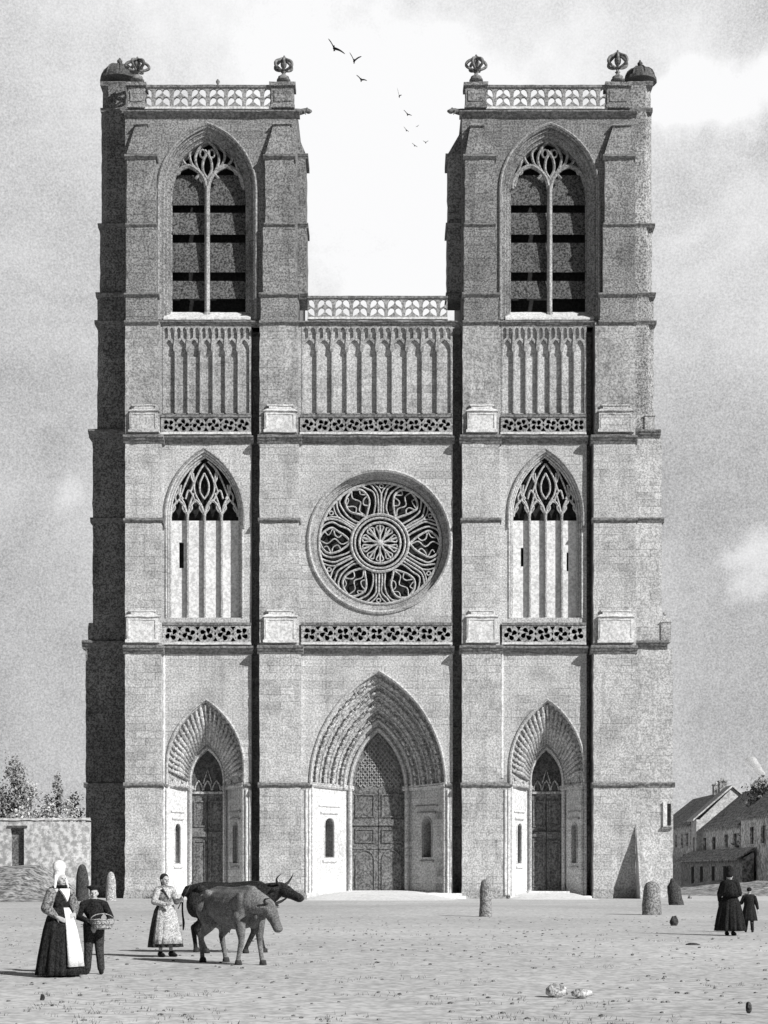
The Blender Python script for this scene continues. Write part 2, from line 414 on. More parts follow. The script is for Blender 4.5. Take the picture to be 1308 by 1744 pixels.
# centre block body and nave
t = MB(); xa, xb = XZ(505, 0)[0]+.05, XZ(787, 0)[0]-.05
t.box(xa, xb, 1.0, 10.5, XZ(0, 552)[1]-.3, XZ(0, 549)[1]-.02); t.box(xa, xb, 9.7, 10.6, 0, XZ(0, 549)[1]-.3)
t.box(xa, xb, 1.0, 9.7, XZ(0, 1104)[1]-.2, XZ(0, 1104)[1]); t.build('centre_block', M['stone_mid'], cath)
t = MB(); t.box(-13, 13, 11.02, 60, 0, 17); t.build('nave', M['stone_mid'], cath)
t = MB(); t.prism_y(11.02, 60.6, [(-13.6, 17.01), (13.6, 17.01), (0, 25)]); t.build('nave_roof', M['tile'], cath)

# ---- buttresses
BUT = {
 'b1': [(1540, 1105, 213, 275, .62), (1105, 745, 213, 275, .52), (745, 549, 213, 272, .48), (549, 501, 214, 268, .52), (501, 383, 215, 267, .51), (383, 265, 216, 265, .50)],
 'b2': [(1540, 1105, 442, 513, .62), (1105, 745, 442, 509, .52), (745, 549, 442, 508, .48), (549, 501, 444, 507, .52), (501, 383, 448, 503, .51), (383, 265, 452, 500, .50)],
 'b3': [(1540, 1105, 787, 853, .62), (1105, 745, 787, 851, .52), (745, 549, 788, 850, .48), (549, 501, 790, 849, .52), (501, 383, 790, 846, .51), (383, 265, 792, 842, .50)],
 'b4': [(1540, 1105, 1011, 1083, .62), (1105, 745, 1011, 1083, .52), (745, 549, 1014, 1082, .48), (549, 501, 1022, 1082, .52), (501, 383, 1027, 1081, .51), (383, 265, 1030, 1079, .50)]}
CAP = {'b1': (231, 250, 216), 'b2': (466, 494, 215), 'b3': (801, 822, 218), 'b4': (1043, 1072, 218)}
def cornice_prof(yw, zt, h, out, back=.3):
    """upright lip above an undercut hollow: the hollow looks down and stays dark"""
    return [(yw+back, zt), (yw-out*.5, zt), (yw-out, zt-h*.14), (yw-out, zt-h*.34), (yw-out*.72, zt-h*.46), (yw-out*.62, zt-h*.62), (yw-out*.38, zt-h*.72), (yw-out*.15, zt-h), (yw+back, zt-h)]
for name, st in BUT.items():
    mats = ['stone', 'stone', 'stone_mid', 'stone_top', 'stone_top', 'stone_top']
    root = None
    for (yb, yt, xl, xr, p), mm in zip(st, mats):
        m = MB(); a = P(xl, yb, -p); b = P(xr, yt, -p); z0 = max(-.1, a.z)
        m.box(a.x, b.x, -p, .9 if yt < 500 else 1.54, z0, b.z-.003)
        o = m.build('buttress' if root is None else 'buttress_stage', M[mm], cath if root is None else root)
        if root is None: root = o
    # offsets / drip courses
    for (yy, h, outx, mm) in ((1337, 9, .10, 'trim'), (886, 9, .10, 'trim'), (549, 8, .08, 'trim'), (502, 8, .10, 'trim'), (383, 7, .09, 'trim'), (267, 9, .12, 'trim')):
        sx = [s for s in st if s[0] >= yy > s[1]] or [st[-1]]
        yb, yt, xl, xr, p = sx[0]
        a = P(xl, yy-h/2, -p); b = P(xr, yy-h/2, -p); m = MB(); hh = h/S0
        m.prism_x(a.x-outx, b.x+outx, [(0, a.z), (-p, a.z), (-p-outx*1.6, a.z-hh*.4), (-p-outx*1.6, a.z-hh*.6), (-p, a.z-hh), (0, a.z-hh)])
        m.build('drip_course', M[mm], root)
    # sloping cap
    yb, yt, xl, xr, p = st[-1]; cl, cr_, ct = CAP[name]; p = .52
    a = P(xl, 262, -p); b = P(xr, 262, -p); c = P(cl, ct, -.05); d = P(cr_, ct, -.05)
    m = MB(); m.frustum((a.x, b.x, -p, .5), a.z, (c.x, d.x, -.30, .5), c.z)
    m.frustum((c.x-.10, d.x+.10, -.42, .4), c.z+.003, (c.x+.1, d.x-.1, -.2, .4), c.z+.26); m.build('weathering_cap', M['stone_top'], root)
    # blocks standing on the two ledges, with a little coping
    for (yt, yb, dp, ww, mm) in ((1042, 1095, .62, 8, 'stone_pale'), (692, 737, .58, 9, 'stone_pale' if name in ('b2', 'b3') else 'stone')):
        xl, xr = st[1][2], st[1][3]
        if name == 'b1': xr2 = xr-6; xl2 = xl+(3 if yt > 900 else 8)
        else: xl2, xr2 = xl+ww, xr-ww*.6
        a = P(xl2, yb, -dp); b = P(xr2, yt+9, -dp)
        m = MB(); m.box(a.x, b.x, -dp-.10, -.3, a.z, b.z)
        m.box(a.x-.07, b.x+.07, -dp-.20, -.3, a.z, a.z+.16)
        m.frustum((a.x-.10, b.x+.10, -dp-.2, -.3), b.z+.003, (a.x+.12, b.x-.12, -dp, -.3), b.z+.18)
        m.box(a.x+.25, b.x-.25, -dp-.02, -.3, b.z+.18, b.z+.34)
        m.box(a.x+.14, b.x-.14, -dp-.07, -.3, b.z+.343, b.z+.43)
        # sunk panel border
        w2 = b.x-a.x
        m.box(a.x+.08, a.x+.16, -dp-.135, -dp-.10, a.z+.28, b.z-.12); m.box(b.x-.16, b.x-.08, -dp-.135, -dp-.10, a.z+.28, b.z-.12)
        m.box(a.x+.163, b.x-.163, -dp-.135, -dp-.10, b.z-.2, b.z-.12)
        m.build('pedestal', M[mm], root)
# ---- the two main cornices, broken forward round the buttresses
def cornice(segs, ytop, hpx, out, mm, name='cornice'):
    for (xl, xr, p) in segs:
        m = MB(); a = P(xl, ytop, -p-out); b = P(xr, ytop, -p-out); m.prism_x(a.x, b.x, cornice_prof(-p, a.z, hpx/S0, out, p+.2))
        m.build(name, M[mm], cath)
cornice([(270, 431, 0), (508, 774, 0), (848, 1002, 0)], 1099, 13, .42, 'trim')
cornice([(209, 278, .62), (438, 516, .62), (783, 857, .62), (1007, 1087, .62)], 1098, 14, .30, 'trim')
cornice([(270, 431, 0), (506, 774, 0), (848, 1002, 0)], 740, 13, .40, 'trim')
cornice([(209, 278, .52), (438, 513, .52), (783, 855, .52), (1007, 1087, .52)], 739, 14, .30, 'trim')
cornice([(268, 448, 0), (505, 790, 0), (846, 1018, 0)], 545, 9, .22, 'trim')
cornice([(211, 510, 0), (783, 1085, 0)], 186, 10, .34, 'trim', 'tower_cornice')
# thin string at portal springing in the bays
for (a, b) in ((275, 284), (416, 428), (511, 529), (759, 771), (851, 869)):
    m = MB(); p = P(a, 1333, 0); q = P(b, 1333, 0); m.prism_x(p.x, q.x, [(.2, p.z), (-.02, p.z), (-.14, p.z-.12), (-.14, p.z-.2), (-.02, p.z-.32), (.2, p.z-.32)]); m.build('drip_course', M['trim'], cath)
# slim vertical shafts beside the buttresses
for (x, y0, y1) in ((279, 1098, 1530), (446, 0, 0), (506, 1112, 1525), (522, 1345, 1525), (527, 1345, 1525), (763, 1345, 1525), (768, 1345, 1525), (855, 1112, 1325), (861, 1345, 1525), (866, 1345, 1525), (420, 1345, 1525), (426, 1345, 1525), (284, 1345, 1525)):
    if not y0: continue
    p = P(x, y0, -.02); q = P(x, y1, -.02); sh = MB(); sh.tube([(p.x, -.02, q.z), (p.x, -.02, p.z)], .085, 8); sh.build('wall_shaft', M['stone_pale'], cath)

# ---- pierced balustrades
def openwork(name, pxa, pxb, pyt, pyb, y, cell, style, mm, rail=.16, parent=None, t=.16):
    a = P(pxa, pyb, y); b = P(pxb, pyt, y); W_ = b.x-a.x; H = b.z-a.z; n = max(1, round(W_/(cell/S0))); cw = W_/n
    m = MB(); holes = []
    for i in range(n):
        cx = a.x+cw*(i+.5); cz = (a.z+b.z)/2; rr = min(cw, H-2*rail)*.5*.93
        if style == 'swirl':
            ph = rnd.uniform(0, 1.57)
            for q in range(4):
                an = ph+q*math.pi/2; holes.append(drop(cx+rr*.50*math.cos(an), cz+rr*.50*math.sin(an), rr*.88, rr*.72, an+.55, 12))
            if i:
                for sz in (-1, 1):
                    ex = cx-cw*.5; ez = cz+sz*(H/2-rail*1.3); q = min(.17, cw*.2); holes.append([(ex-q, ez), (ex, ez-sz*q*1.5), (ex+q, ez)][::sz])
                holes.append([(cx-cw*.5-.07, cz), (cx-cw*.5, cz-.10), (cx-cw*.5+.07, cz), (cx-cw*.5, cz+.10)])
        else:
            up = 1 if i % 2 else -1; hh = (H-2*rail)/2
            for sz, k in ((1, 0), (-1, 1)):
                holes.append(drop(cx-.01, cz+sz*hh*.5, hh*1.2, cw*.74, R(90-32*up*(1 if style == 'leaf' else sz)), 10))
    m.plate(rect(a.x, a.z, b.x, b.z), holes, t, origin=(0, y, 0))
    o = m.build(name, M[mm], parent or cath)
    r = MB(); r.box(a.x-.02, b.x+.02, y-.07, y+t+.05, b.z-.02, b.z+.13); r.build('rail', M['trim'], o)
    r = MB(); r.box(a.x-.02, b.x+.02, y-.06, y+t+.05, a.z-.1, a.z+.03); r.build('plinth', M['stone_pale'], o)
    return o
for (a, b) in ((276, 427), (513, 770), (855, 998)):
    openwork('balustrade', a, b, 1064, 1095, -.30, 30, 'swirl', 'balustrade', .08)
for (a, b) in ((274, 427), (511, 770), (853, 998)):
    openwork('balustrade', a, b, 710, 737, -.28, 26, 'swirl', 'tracery_dark', .07)
openwork('parapet', 524, 762, 508, 541, -.05, 15, 'leaf', 'tracery_dark', .09)
openwork('parapet', 246, 462, 149, 183, -.12, 15, 'leaf', 'tracery_dark', .09)
openwork('parapet', 828, 1034, 149, 183, -.12, 15, 'leaf', 'tracery_dark', .09)
# side and back parapets of the towers (plain, low)
for k, (a, b) in tower_x.items():
    m = MB(); xa, xb = XZ(a, 0)[0], XZ(b, 0)[0]; z0, z1 = XZ(0, 186)[1], XZ(0, 150)[1]
    m.box(xa, xa+.25, 1.3, 10.7, z0-.1, z0+.35); m.box(xb-.25, xb, 1.3, 10.7, z0-.1, z0+.35); m.box(xa, xb, 10.75, 11, z0-.1, z0+.35); m.build('side_parapet', M['stone_top'], cath)

# ---- parapet piers and flower finials
def finial(px, py0, py1, y, s=1.0, ph=0.0, lean=0.0):
    b = P(px, py0, y); H = P(px, py1, y).z-b.z
    m = MB()
    m.lathe([(.42, 0), (.42, .1), (.32, .14), (.34, .26), (.2, .34), (.12, .44), (.10, .52), (.17, .56), (.10, .60), (.09, .70)], (b.x, y, b.z), 12)
    for k in range(6):
        an = ph+k*math.pi/3; c, sn = math.cos(an), math.sin(an)
        pts = [(b.x+c*r*s, y+sn*r*s, b.z+z*H) for r, z in ((.06, .42), (.38, .47), (.62, .58), (.52, .72), (.24, .82), (.07, .90))]
        m.tube(catmull(pts, 3), [.06+.035*math.sin(i*.2) for i in range(16)], 6)
    m.ball((b.x, y, b.z+H*.66), (.2*s, .2*s, H*.17), 6); m.ball((b.x+lean, y, b.z+H*.82), (.12, .12, H*.10), 5); m.ball((b.x+lean, y, b.z+H*.95), (.07, .07, .1), 5)
    return m.build('finial', M['trim'], cath, True)
for (xl, xr, yb, yt) in ((218, 246, 184, 147), (462, 500, 184, 147), (793, 828, 184, 147), (1034, 1072, 184, 147)):
    m = MB(); a = P(xl, yb, -.2); b = P(xr, yt, -.2); m.box(a.x, b.x, -.2, .75, a.z, b.z)
    m.box(a.x-.12, b.x+.12, -.34, .85, b.z+.002, b.z+.22); m.box(a.x-.05, b.x+.05, -.26, .8, a.z+.02, a.z+.2)
    m.box(a.x+.15, b.x-.15, -.25, -.2, a.z+.4, b.z-.25)
    m.build('parapet_pier', M['stone_top'], cath)
finial(234, 139, 97, .2, 1.15, .2); finial(483, 139, 95, .2, .95, .6, .04); finial(811, 139, 93, .2, 1.0, .1); finial(1052, 139, 85, .2, 1.05, .4)
m = MB(); p = P(371, 147, 0); m.lathe([(.08, 0), (.05, .1), (.1, .2), (.12, .3), (.05, .42)], (p.x, 0, p.z), 8); m.build('knob', M['trim'], cath, True)

# ---- side turrets (lateral buttresses that carry them)
def turret(side):
    y = 1.75; rootname = 'stair_turret'
    if side == 'left': st = [(1540, 1105, 146, 214), (1105, 1060, 150, 214), (1060, 745, 158, 214), (745, 500, 163, 214), (500, 384, 167, 214), (384, 186, 170, 214), (186, 140, 172, 214)]
    else: st = [(1540, 1105, 1081, 1146), (1105, 745, 1081, 1127), (745, 500, 1081, 1116), (500, 384, 1080, 1113), (384, 186, 1078, 1112), (186, 140, 1070, 1111)]
    mm = 'turret_left_shaded' if side == 'left' else 'turret_right'; root = None
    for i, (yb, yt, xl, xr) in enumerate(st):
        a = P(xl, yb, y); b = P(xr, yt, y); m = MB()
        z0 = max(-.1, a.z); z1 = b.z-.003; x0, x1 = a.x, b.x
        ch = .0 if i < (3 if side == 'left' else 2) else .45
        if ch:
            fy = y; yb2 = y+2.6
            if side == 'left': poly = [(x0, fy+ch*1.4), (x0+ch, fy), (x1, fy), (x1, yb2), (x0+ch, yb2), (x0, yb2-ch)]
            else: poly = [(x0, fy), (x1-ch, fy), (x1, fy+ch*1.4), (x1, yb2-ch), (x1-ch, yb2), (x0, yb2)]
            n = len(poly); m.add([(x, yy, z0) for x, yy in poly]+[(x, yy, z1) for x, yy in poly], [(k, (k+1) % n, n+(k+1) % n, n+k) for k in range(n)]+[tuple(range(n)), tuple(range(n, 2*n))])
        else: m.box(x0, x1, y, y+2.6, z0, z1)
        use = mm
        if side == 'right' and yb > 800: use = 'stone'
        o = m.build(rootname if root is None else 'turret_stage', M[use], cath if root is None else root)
        if root is None: root = o
    edge = 0 if side == 'left' else 1
    for (yy, h, out) in ((1337, 9, .12), (1098, 15, .34), (886, 9, .14), (739, 14, .42 if side == 'left' else .30), (549, 7, .08), (502, 8, .14), (384, 7, .12), (187, 7, .03), (142, 7, .06)):
        s = [q for q in st if q[0] >= yy-h/2-1 > q[1]-2] or [st[-1]]; _, _, xl, xr = s[0]
        a = P(xl, yy, y); b = P(xr, yy, y); m = MB(); hh = h/S0
        m.prism_x(a.x-(out if side == 'left' else 0), b.x+(0 if side == 'left' else out), cornice_prof(y, a.z+hh/2, hh, out, 2.75))
        m.build('drip_course', M['trim'], root)
    # cupola
    cxp, hwp, top = (204, 33, 112) if side == 'left' else (1090, 28, 116)
    c = P(cxp, 138, y+1.2); r = hwp/S0; H = P(cxp, top, y+1.2).z-c.z
    m = MB(); m.lathe([(r*1.04, -.12), (r*1.04, .06), (r*.97, .10), (r*.93, H*.3), (r*.80, H*.6), (r*.58, H*.83), (r*.3, H*.96), (.12, H)], (c.x, c.y, c.z), 16, .012, 8)
    m.build('cupola', M['lead'], root)
    for q in range(8):
        an = q*math.pi/4+.2; rb = MB(); rb.tube([(c.x+f*r*1.01*math.cos(an), c.y+f*r*1.01*math.sin(an), c.z+z*H) for f, z in ((.97, .06), (.93, .3), (.8, .62), (.58, .85), (.3, .98))], .045, 5); rb.build('cupola_rib', M['lead'], root)
    m = MB(); m.lathe([(.1, 0), (.07, .12), (.16, .22), (.17, .32), (.08, .42), (.05, .5)], (c.x, c.y, c.z+H-.02), 10); m.build('cupola_knob', M['lead'], root, True)
    if side == 'right':   # small pinnacles on the outer ledges
        for (px, yb2, yt2) in ((1134, 1094, 1040), (1106, 737, 692)):
            a = P(px, yb2, y); H2 = P(px, yt2, y).z-a.z; m = MB()
            m.box(a.x-.3, a.x+.3, y-.1, y+.8, a.z, a.z+H2*.62); m.frustum((a.x-.36, a.x+.36, y-.16, y+.86), a.z+H2*.62+.003, (a.x-.06, a.x+.06, y+.25, y+.45), a.z+H2*.85)
            m.ball((a.x, y+.35, a.z+H2*.93), .13, 5); m.build('pinnacle', M['stone_mid'], root)
    return root
tl = turret('left'); tr = turret('right')
# added wedge at the right corner, shaped to cast its shadow across the buttress
m = MB(); p = P(1083, 1402, -.62)
m.add([(p.x, -.6, -.05), (p.x, -2.5, -.05), (p.x, -.6, p.z), (p.x+.12, -.6, -.05), (p.x+.12, -2.5, -.05), (p.x+.12, -.6, p.z)], [(0, 1, 2), (3, 5, 4), (0, 3, 4, 1), (1, 4, 5, 2), (0, 2, 5, 3)])
m.build('shadow_wedge', M['stone'], cath)
# narrow window with a pale shutter on the right turret
m = MB(); a = P(1129, 1408, 1.74); b = P(1143, 1366, 1.74)
m.box(a.x, a.x+.24, 1.62, 1.745, a.z, b.z); m.build('shutter', M['panel'], tr)
m = MB(); m.box(a.x+.26, b.x-.02, 1.69, 1.747, a.z+.1, b.z-.1); m.build('window_pane', M['glass'], tr)
m = MB(); m.box(a.x-.1, b.x+.02, 1.56, 1.746, a.z-.16, a.z-.02); m.build('sill', M['trim'], tr)

# ---- returns facing the gap between the towers
def inner_return(xw, xo, capx, side):
    y0, y1 = 1.3, 3.4; root = None
    for (yb, yt, off) in ((509, 383, 0), (383, 265, 1.5)):
        a = P(xw, yb, y0); b = P(xo-off*side, yt, y0); m = MB(); x0, x1 = sorted((a.x, b.x)); m.box(x0, x1, y0, y1, a.z, b.z-.003)
        o = m.build('lateral_buttress' if root is None else 'buttress_stage', M['stone_top'], cath if root is None else root); root = root or o
    a = P(xw, 262, y0); b = P(xo-1.5*side, 262, y0); c = P(xw, 214, y0); d = P(xw+3*side, 216, y0)
    m = MB(); pr = [(a.x, a.z), (b.x, b.z), (d.x, d.z), (c.x, c.z)]; m.prism_y(y0, y1, pr); m.build('weathering_cap', M['stone_top'], root)
    for yy in (502, 383, 265):
        a = P(xw, yy-3, y0); b = P(xo, yy-3, y0); x0, x1 = sorted((a.x, b.x+.1*side)); m = MB(); m.prism_x(x0, x1, cornice_prof(y0, a.z, .3, .14, y1-y0)); m.build('drip_course', M['trim'], root)
inner_return(498, 522, 500, 1); inner_return(792, 762, 790, -1)
# gargoyles
for (px, sgn) in ((509, 1), (784, -1)):
    p = P(px, 191, .3); m = MB(); x = p.x
    m.tube(catmull([(x-.3*sgn, .3, p.z), (x+.15*sgn, .3, p.z+.02), (x+.4*sgn, .3, p.z+.1), (x+.6*sgn, .3, p.z+.05), (x+.8*sgn, .3, p.z+.07)], 3), [.2, .2, .19, .17, .16, .15, .14, .14, .15, .15, .13, .09, .05], 8)
    m.ball((x+.5*sgn, .3, p.z+.2), (.07, .05, .1), 4); m.limb([((x+.3*sgn, .18, p.z), .06), ((x+.42*sgn, .14, p.z-.2), .03)]); m.build('gargoyle', M['trim'], cath, True)

# ---- blind arcades
def arcade(a, b, n, mm):
    A = P(a, 705, -.03); B = P(b, 555, -.03); w_ = (B.x-A.x)/n; m = MB(); holes = []; bar = .085
    zs = P(0, 596, -.03).z; za = P(0, 578, -.03).z
    for i in range(n):
        cx = A.x+w_*(i+.5); hw = w_/2-bar
        holes.append([(x, z) for x, z in arch(cx, hw, zs, za, 5, A.z+.06)])
        zt = B.z-.08
        for sx in (-1, 1):           # slits of the traceried head
            holes.append([(cx+sx*hw*.98, za-.05), (cx+sx*hw*.18, za+.12), (cx+sx*hw*.22, zt-.1), (cx+sx*hw*.6, zt), (cx+sx*hw*.98, zt-.14)][::sx])
    m.plate(rect(A.x, A.z, B.x, B.z), holes, .17, origin=(0, -.03, 0)); o = m.build('blind_arcade', M['stone_mid'], cath)
    s = MB()
    for i in range(1, n):
        x = A.x+w_*i; s.tube([(x, -.05, A.z+.05), (x, -.05, zs-.05)], .06, 6); s.frustum((x-.07, x+.07, -.12, 0), zs-.12, (x-.12, x+.12, -.16, 0), zs+.06)
        s.frustum((x-.10, x+.10, -.14, 0), zs+.07, (x-.02, x+.02, -.05, 0), B.z-.1)
    s.build('colonnettes', M['stone_mid'], o)
    k = MB(); k.box(A.x, B.x, .138, .4, A.z-.02, B.z+.02); k.build('arcade_back', M['stone_mid'] if mm == 'm' else M['stone'], o)
arcade(277, 427, 7, 'm'); arcade(514, 770, 10, 's'); arcade(854, 998, 7, 's')

# ---- windows
def reveal(name, rings, mm, rolls=(), r=.07, foot=None, closed=False):
    """rings = [(list of (x,z), y)...]"""
    m = MB(); m.loft([[(x, y, z) for x, z in pr] for pr, y in rings], closed)
    for i in rolls:
        pr, y = rings[i]; m.tube([(x, y, z) for x, z in pr], r, 6, closed)
    return m.build(name, M[mm], cath)
def belfry(k):
    cx, hw = belf[k]; rings = []
    for (d, y) in ((0, 0), (0, .12), (5, .12), (5, .30), (10, .30), (10, .5), (15, .5), (15, 1.0)):
        rings.append((px_arch(cx, hw-d, 325, 215+d*1.15, 545), y))
    w_ = reveal('belfry_window', rings, 'stone_top', (0, 3, 5, 7), .085)
    # hood
    m = MB(); pr = px_arch(cx, hw+3, 325, 211, 545); m.tube([(x, -.06, z) for x, z in pr], .10, 6); m.build('hood_mould', M['tracery_dark'], w_)
    # sill
    a = P(cx-hw+6, 545, .1); b = P(cx+hw-6, 524, .1); m = MB(); m.prism_x(a.x, b.x, [(-.04, a.z-.02), (-.04, a.z+.1), (.9, b.z), (1.2, b.z), (1.2, a.z-.02)]); m.build('sill', M['stone_pale'], w_)
    y = .72; s = F/(CD+y); hi = hw-15
    def Q(dx, py): p = P(cx, py, y); return (p.x+dx/s*1.0, y, p.z)
    m = MB(); m.tube([Q(0, 540), Q(0, 318)], .17, 8); m.tube([(Q(0, 0)[0], y-.14, Q(0, 535)[2]), (Q(0, 0)[0], y-.14, Q(0, 318)[2])], .08, 6)
    m.lathe([(.26, 0), (.26, .2), (.18, .34)], Q(0, 541), 8); m.build('mullion', M['stone_mid'], w_)
    m = MB(); r = .105
    for sx in (-1, 1):
        ar = px_arch(cx+sx*hi*.5, hi*.47, 322, 283, None, y, 10); m.tube([(x, y, z) for x, z in ar], r*1.3, 6)
        crv = [[(0, 322), (5, 302), (16, 288), (20, 268), (10, 248), (0, 240)], [(4, 310), (-7, 292), (-6, 272), (4, 256)],
               [(32, 285), (40, 276), (44, 262), (34, 246), (20, 240)], [(14, 290), (26, 280), (30, 262), (22, 250)], [(60, 318), (52, 290), (46, 268)], [(20, 305), (12, 296)]]
        for c in crv: m.tube(catmull([Q(sx*a, b) for a, b in c], 4), r*.85, 6)
        for (a, b, q) in ((8, 262, 5), (50, 292, 4)): m.tube([Q(sx*a+q*math.cos(t*.785), b+q*1.4*math.sin(t*.785)) for t in range(8)], r*.6, 5, True)
    m.build('tracery', M['tracery_dark'], w_)
    for sx in (-1, 1):
        for (yt, yb) in ((300, 352), (364, 402), (415, 466), (480, 511)):
            xs_ = sorted((sx*4, sx*(hi+2))); a = P(cx+xs_[0], yb, 1.15); b = P(cx+xs_[1], yt, 1.15); m = MB()
            m.prism_x(a.x, b.x, [(.93, a.z), (.93, a.z+.07), (1.12, b.z+.04), (1.16, b.z-.02)]); m.build('louvre', M['louvre'], w_)
    m = MB(); a = P(cx-hw, 545, 1.9); b = P(cx+hw, 215, 1.9); m.box(a.x, b.x, 2.0, 2.1, a.z, b.z); m.build('belfry_shade_sheet', M['glass'], w_)  # dark sheet painted in for the shade inside the belfry
belfry('left'); belfry('right')

def lancet(k):
    cx, hw = midw[k]; rings = []
    for (d, y) in ((0, 0), (0, .12), (3, .2), (3, .34), (6, .38), (6, .75)):
        rings.append((px_arch(cx, hw-d, 878, 768+d*1.2, 1052), y))
    w_ = reveal('traceried_window', rings, 'stone', (0, 2, 4), .075)
    m = MB(); pr = px_arch(cx, hw+2, 878, 765, 900); m.tube([(x, -.05, z) for x, z in pr], .08, 6); m.build('hood_mould', M['tracery_dark'], w_)
    y = .42; s = F/(CD+y); hi = hw-7
    def Q(dx, py, yy=y): p = P(cx, py, yy); return (p.x+dx/s, yy, p.z)
    u = hi/2
    for q in (-1, 0, 1):
        m = MB(); m.tube([Q(q*u, 1051), Q(q*u, 872)], .10, 6); m.tube([Q(q*u, 1051, y-.1), Q(q*u, 876, y-.1)], .05, 5); m.build('mullion', M['stone_mid'], w_)
    for q in range(4):      # whitewashed filling of each light
        c = (q-1.5)*u; a = Q(c-u/2, 1052); b = Q(c+u/2, 886); m = MB(); yy = .56
        slit = []
        sl = {'left': {0: (4, 945, 4, 22)}, 'right': {0: (2, 948, 2.5, 16), 3: (-3, 956, 1.8, 16)}}[k].get(q)
        if sl:
            p0 = Q(c+sl[0]-sl[2], sl[1]+sl[3]); p1 = Q(c+sl[0]+sl[2], sl[1]-sl[3]); slit = [rect(p0[0], p0[2], p1[0], p1[2])]
        m.plate(rect(a[0], a[2], b[0], b[2]), slit, .15, origin=(0, yy, 0)); m.build('infill_panel', M['panel'], w_)
    m = MB(); r = .075
    for q in (-1.5, -.5, .5, 1.5):
        p = Q(q*u, 880); ar = arch(p[0], u/2/s*.94, p[2], Q(0, 852)[2], 8); m.tube([(x, y, z) for x, z in ar], r, 6)
        for sx in (-1, 1): m.tube(catmull([Q(q*u+sx*u*.47, 876), Q(q*u+sx*u*.22, 866), Q(q*u+sx*u*.3, 858)], 3), .05, 5)
    for sx in (-1, 1):
        for c in ([(0, 878), (4, 862), (15, 842), (17, 824), (9, 804), (0, 790)], [(0, 850), (7, 838), (7, 822), (0, 806)], [(u, 878), (u-4, 860), (18, 840)],
                  [(u, 878), (u+5, 858), (u+14, 842), (u+15, 826)], [(u*1.5, 854), (u*1.3, 838), (u*1.05, 820), (u*.7, 800), (6, 786)],
                  [(u*.5, 856), (u*.75, 840), (u*.95, 836), (u*1.1, 850)], [(u*.8, 838), (u*.62, 822), (u*.66, 806)], [(17, 824), (22, 812), (18, 798), (10, 790)],
                  [(u*1.62, 858), (u*1.7, 846), (u*1.5, 836)], [(u*1.25, 850), (u*1.42, 840), (u*1.36, 826)]):
            m.tube(catmull([Q(sx*a, b) for a, b in c], 4), r*.8, 6)
    m.build('tracery', M['tracery'], w_)
    m = MB(); a = Q(-hw, 1055, .9); b = Q(hw, 765, .9); m.box(a[0], b[0], .92, .98, a[2], b[2]); m.build('pane', M['glass'], w_)
lancet('left'); lancet('right')

# ---- rose window
def rose():
    cx, cz = XZ(*rose_c)
    def ring(rp, n=64): return [(cx+rp/S0*math.cos(2*math.pi*i/n), cz+rp/S0*math.sin(2*math.pi*i/n)) for i in range(n)]
    rs = [(ring(120), 0), (ring(120), .05), (ring(118), .10), (ring(118), .26), (ring(113), .28), (ring(113), .5), (ring(108), .52), (ring(108), .95)]
    w_ = reveal('rose_window', rs, 'stone_mid', (1, 3, 5), .09, closed=True)
    m = MB(); m.tube([(x, -.05, z) for x, z in ring(121)], .12, 6, True); m.build('hood_mould', M['stone'], w_)
    y = .60
    def Q(r, a, yy=y): return (cx+r/S0*math.cos(R(a)), yy, cz+r/S0*math.sin(R(a)))
    m = MB()
    for rr, rad in ((49, .09), (43, .07), (35, .08)): m.tube([Q(rr, t*7.5, .52) for t in range(48)], rad, 6, True)
    for k in range(10):
        a = k*36+90; m.tube([Q(4, a), Q(32, a)], .07, 5)
        m.tube(catmull([Q(12, a), Q(20, a+8), Q(28, a+13), Q(31, a+5)], 3), .05, 5); m.tube(catmull([Q(12, a), Q(20, a-8), Q(28, a-13), Q(31, a-5)], 3), .05, 5)
    m.ball(Q(0, 0), (.22, .12, .22), 6); m.build('hub', M['tracery'], w_)
    m = MB()
    for k in range(6):
        a0 = k*60+rnd.uniform(-3, 3); r = .072
        for sx in (-1, 1):
            def A(l): return catmull([Q(rr+rnd.uniform(-1.3, 1.3), a0+sx*aa+rnd.uniform(-1.3, 1.3)) for rr, aa in l], 4)
            m.tube(A([(51, 0), (60, 8), (74, 14), (88, 14), (98, 8), (104, 0)]), r, 6)            # flame-shaped petal
            m.tube(A([(50, 16), (60, 20), (74, 21), (88, 20), (98, 15), (104, 10)]), r*.8, 6)      # outer moulding of the petal
            m.tube(A([(50, 25), (66, 26), (84, 26), (96, 22), (104, 18)]), r*.8, 6)                # leaf beside the stem
            m.tube(A([(66, 12), (72, 6), (79, 8), (84, 14)]), r*.6, 5)                              # cusps
            m.tube(A([(86, 14), (90, 7), (96, 8)]), r*.5, 5)
        m.tube(catmull([Q(54, a0), Q(66, a0+4), Q(78, a0-3), Q(90, a0+3), Q(103, a0)], 4), r*.6, 5)
        m.tube([Q(50, a0+30), Q(84, a0+30)], r, 6)
        for sx in (-1, 1): m.tube(catmull([Q(84, a0+30), Q(94, a0+30+sx*3), Q(104, a0+30+sx*8)], 3), r*.7, 6)
        c = Q(98, a0+30)
        m.tube([(c[0]+.12*math.cos(t*.785), y, c[2]+.12*math.sin(t*.785)) for t in range(8)], .045, 5, True)
    m.tube([Q(104.5, t*6) for t in range(60)], .1, 6, True)
    m.build('tracery', M['tracery'], w_)
    m = MB(); m.add([Q(110, t*7.5, .9) for t in range(48)], [tuple(range(48))]); m.build('pane', M['glass'], w_)
rose()

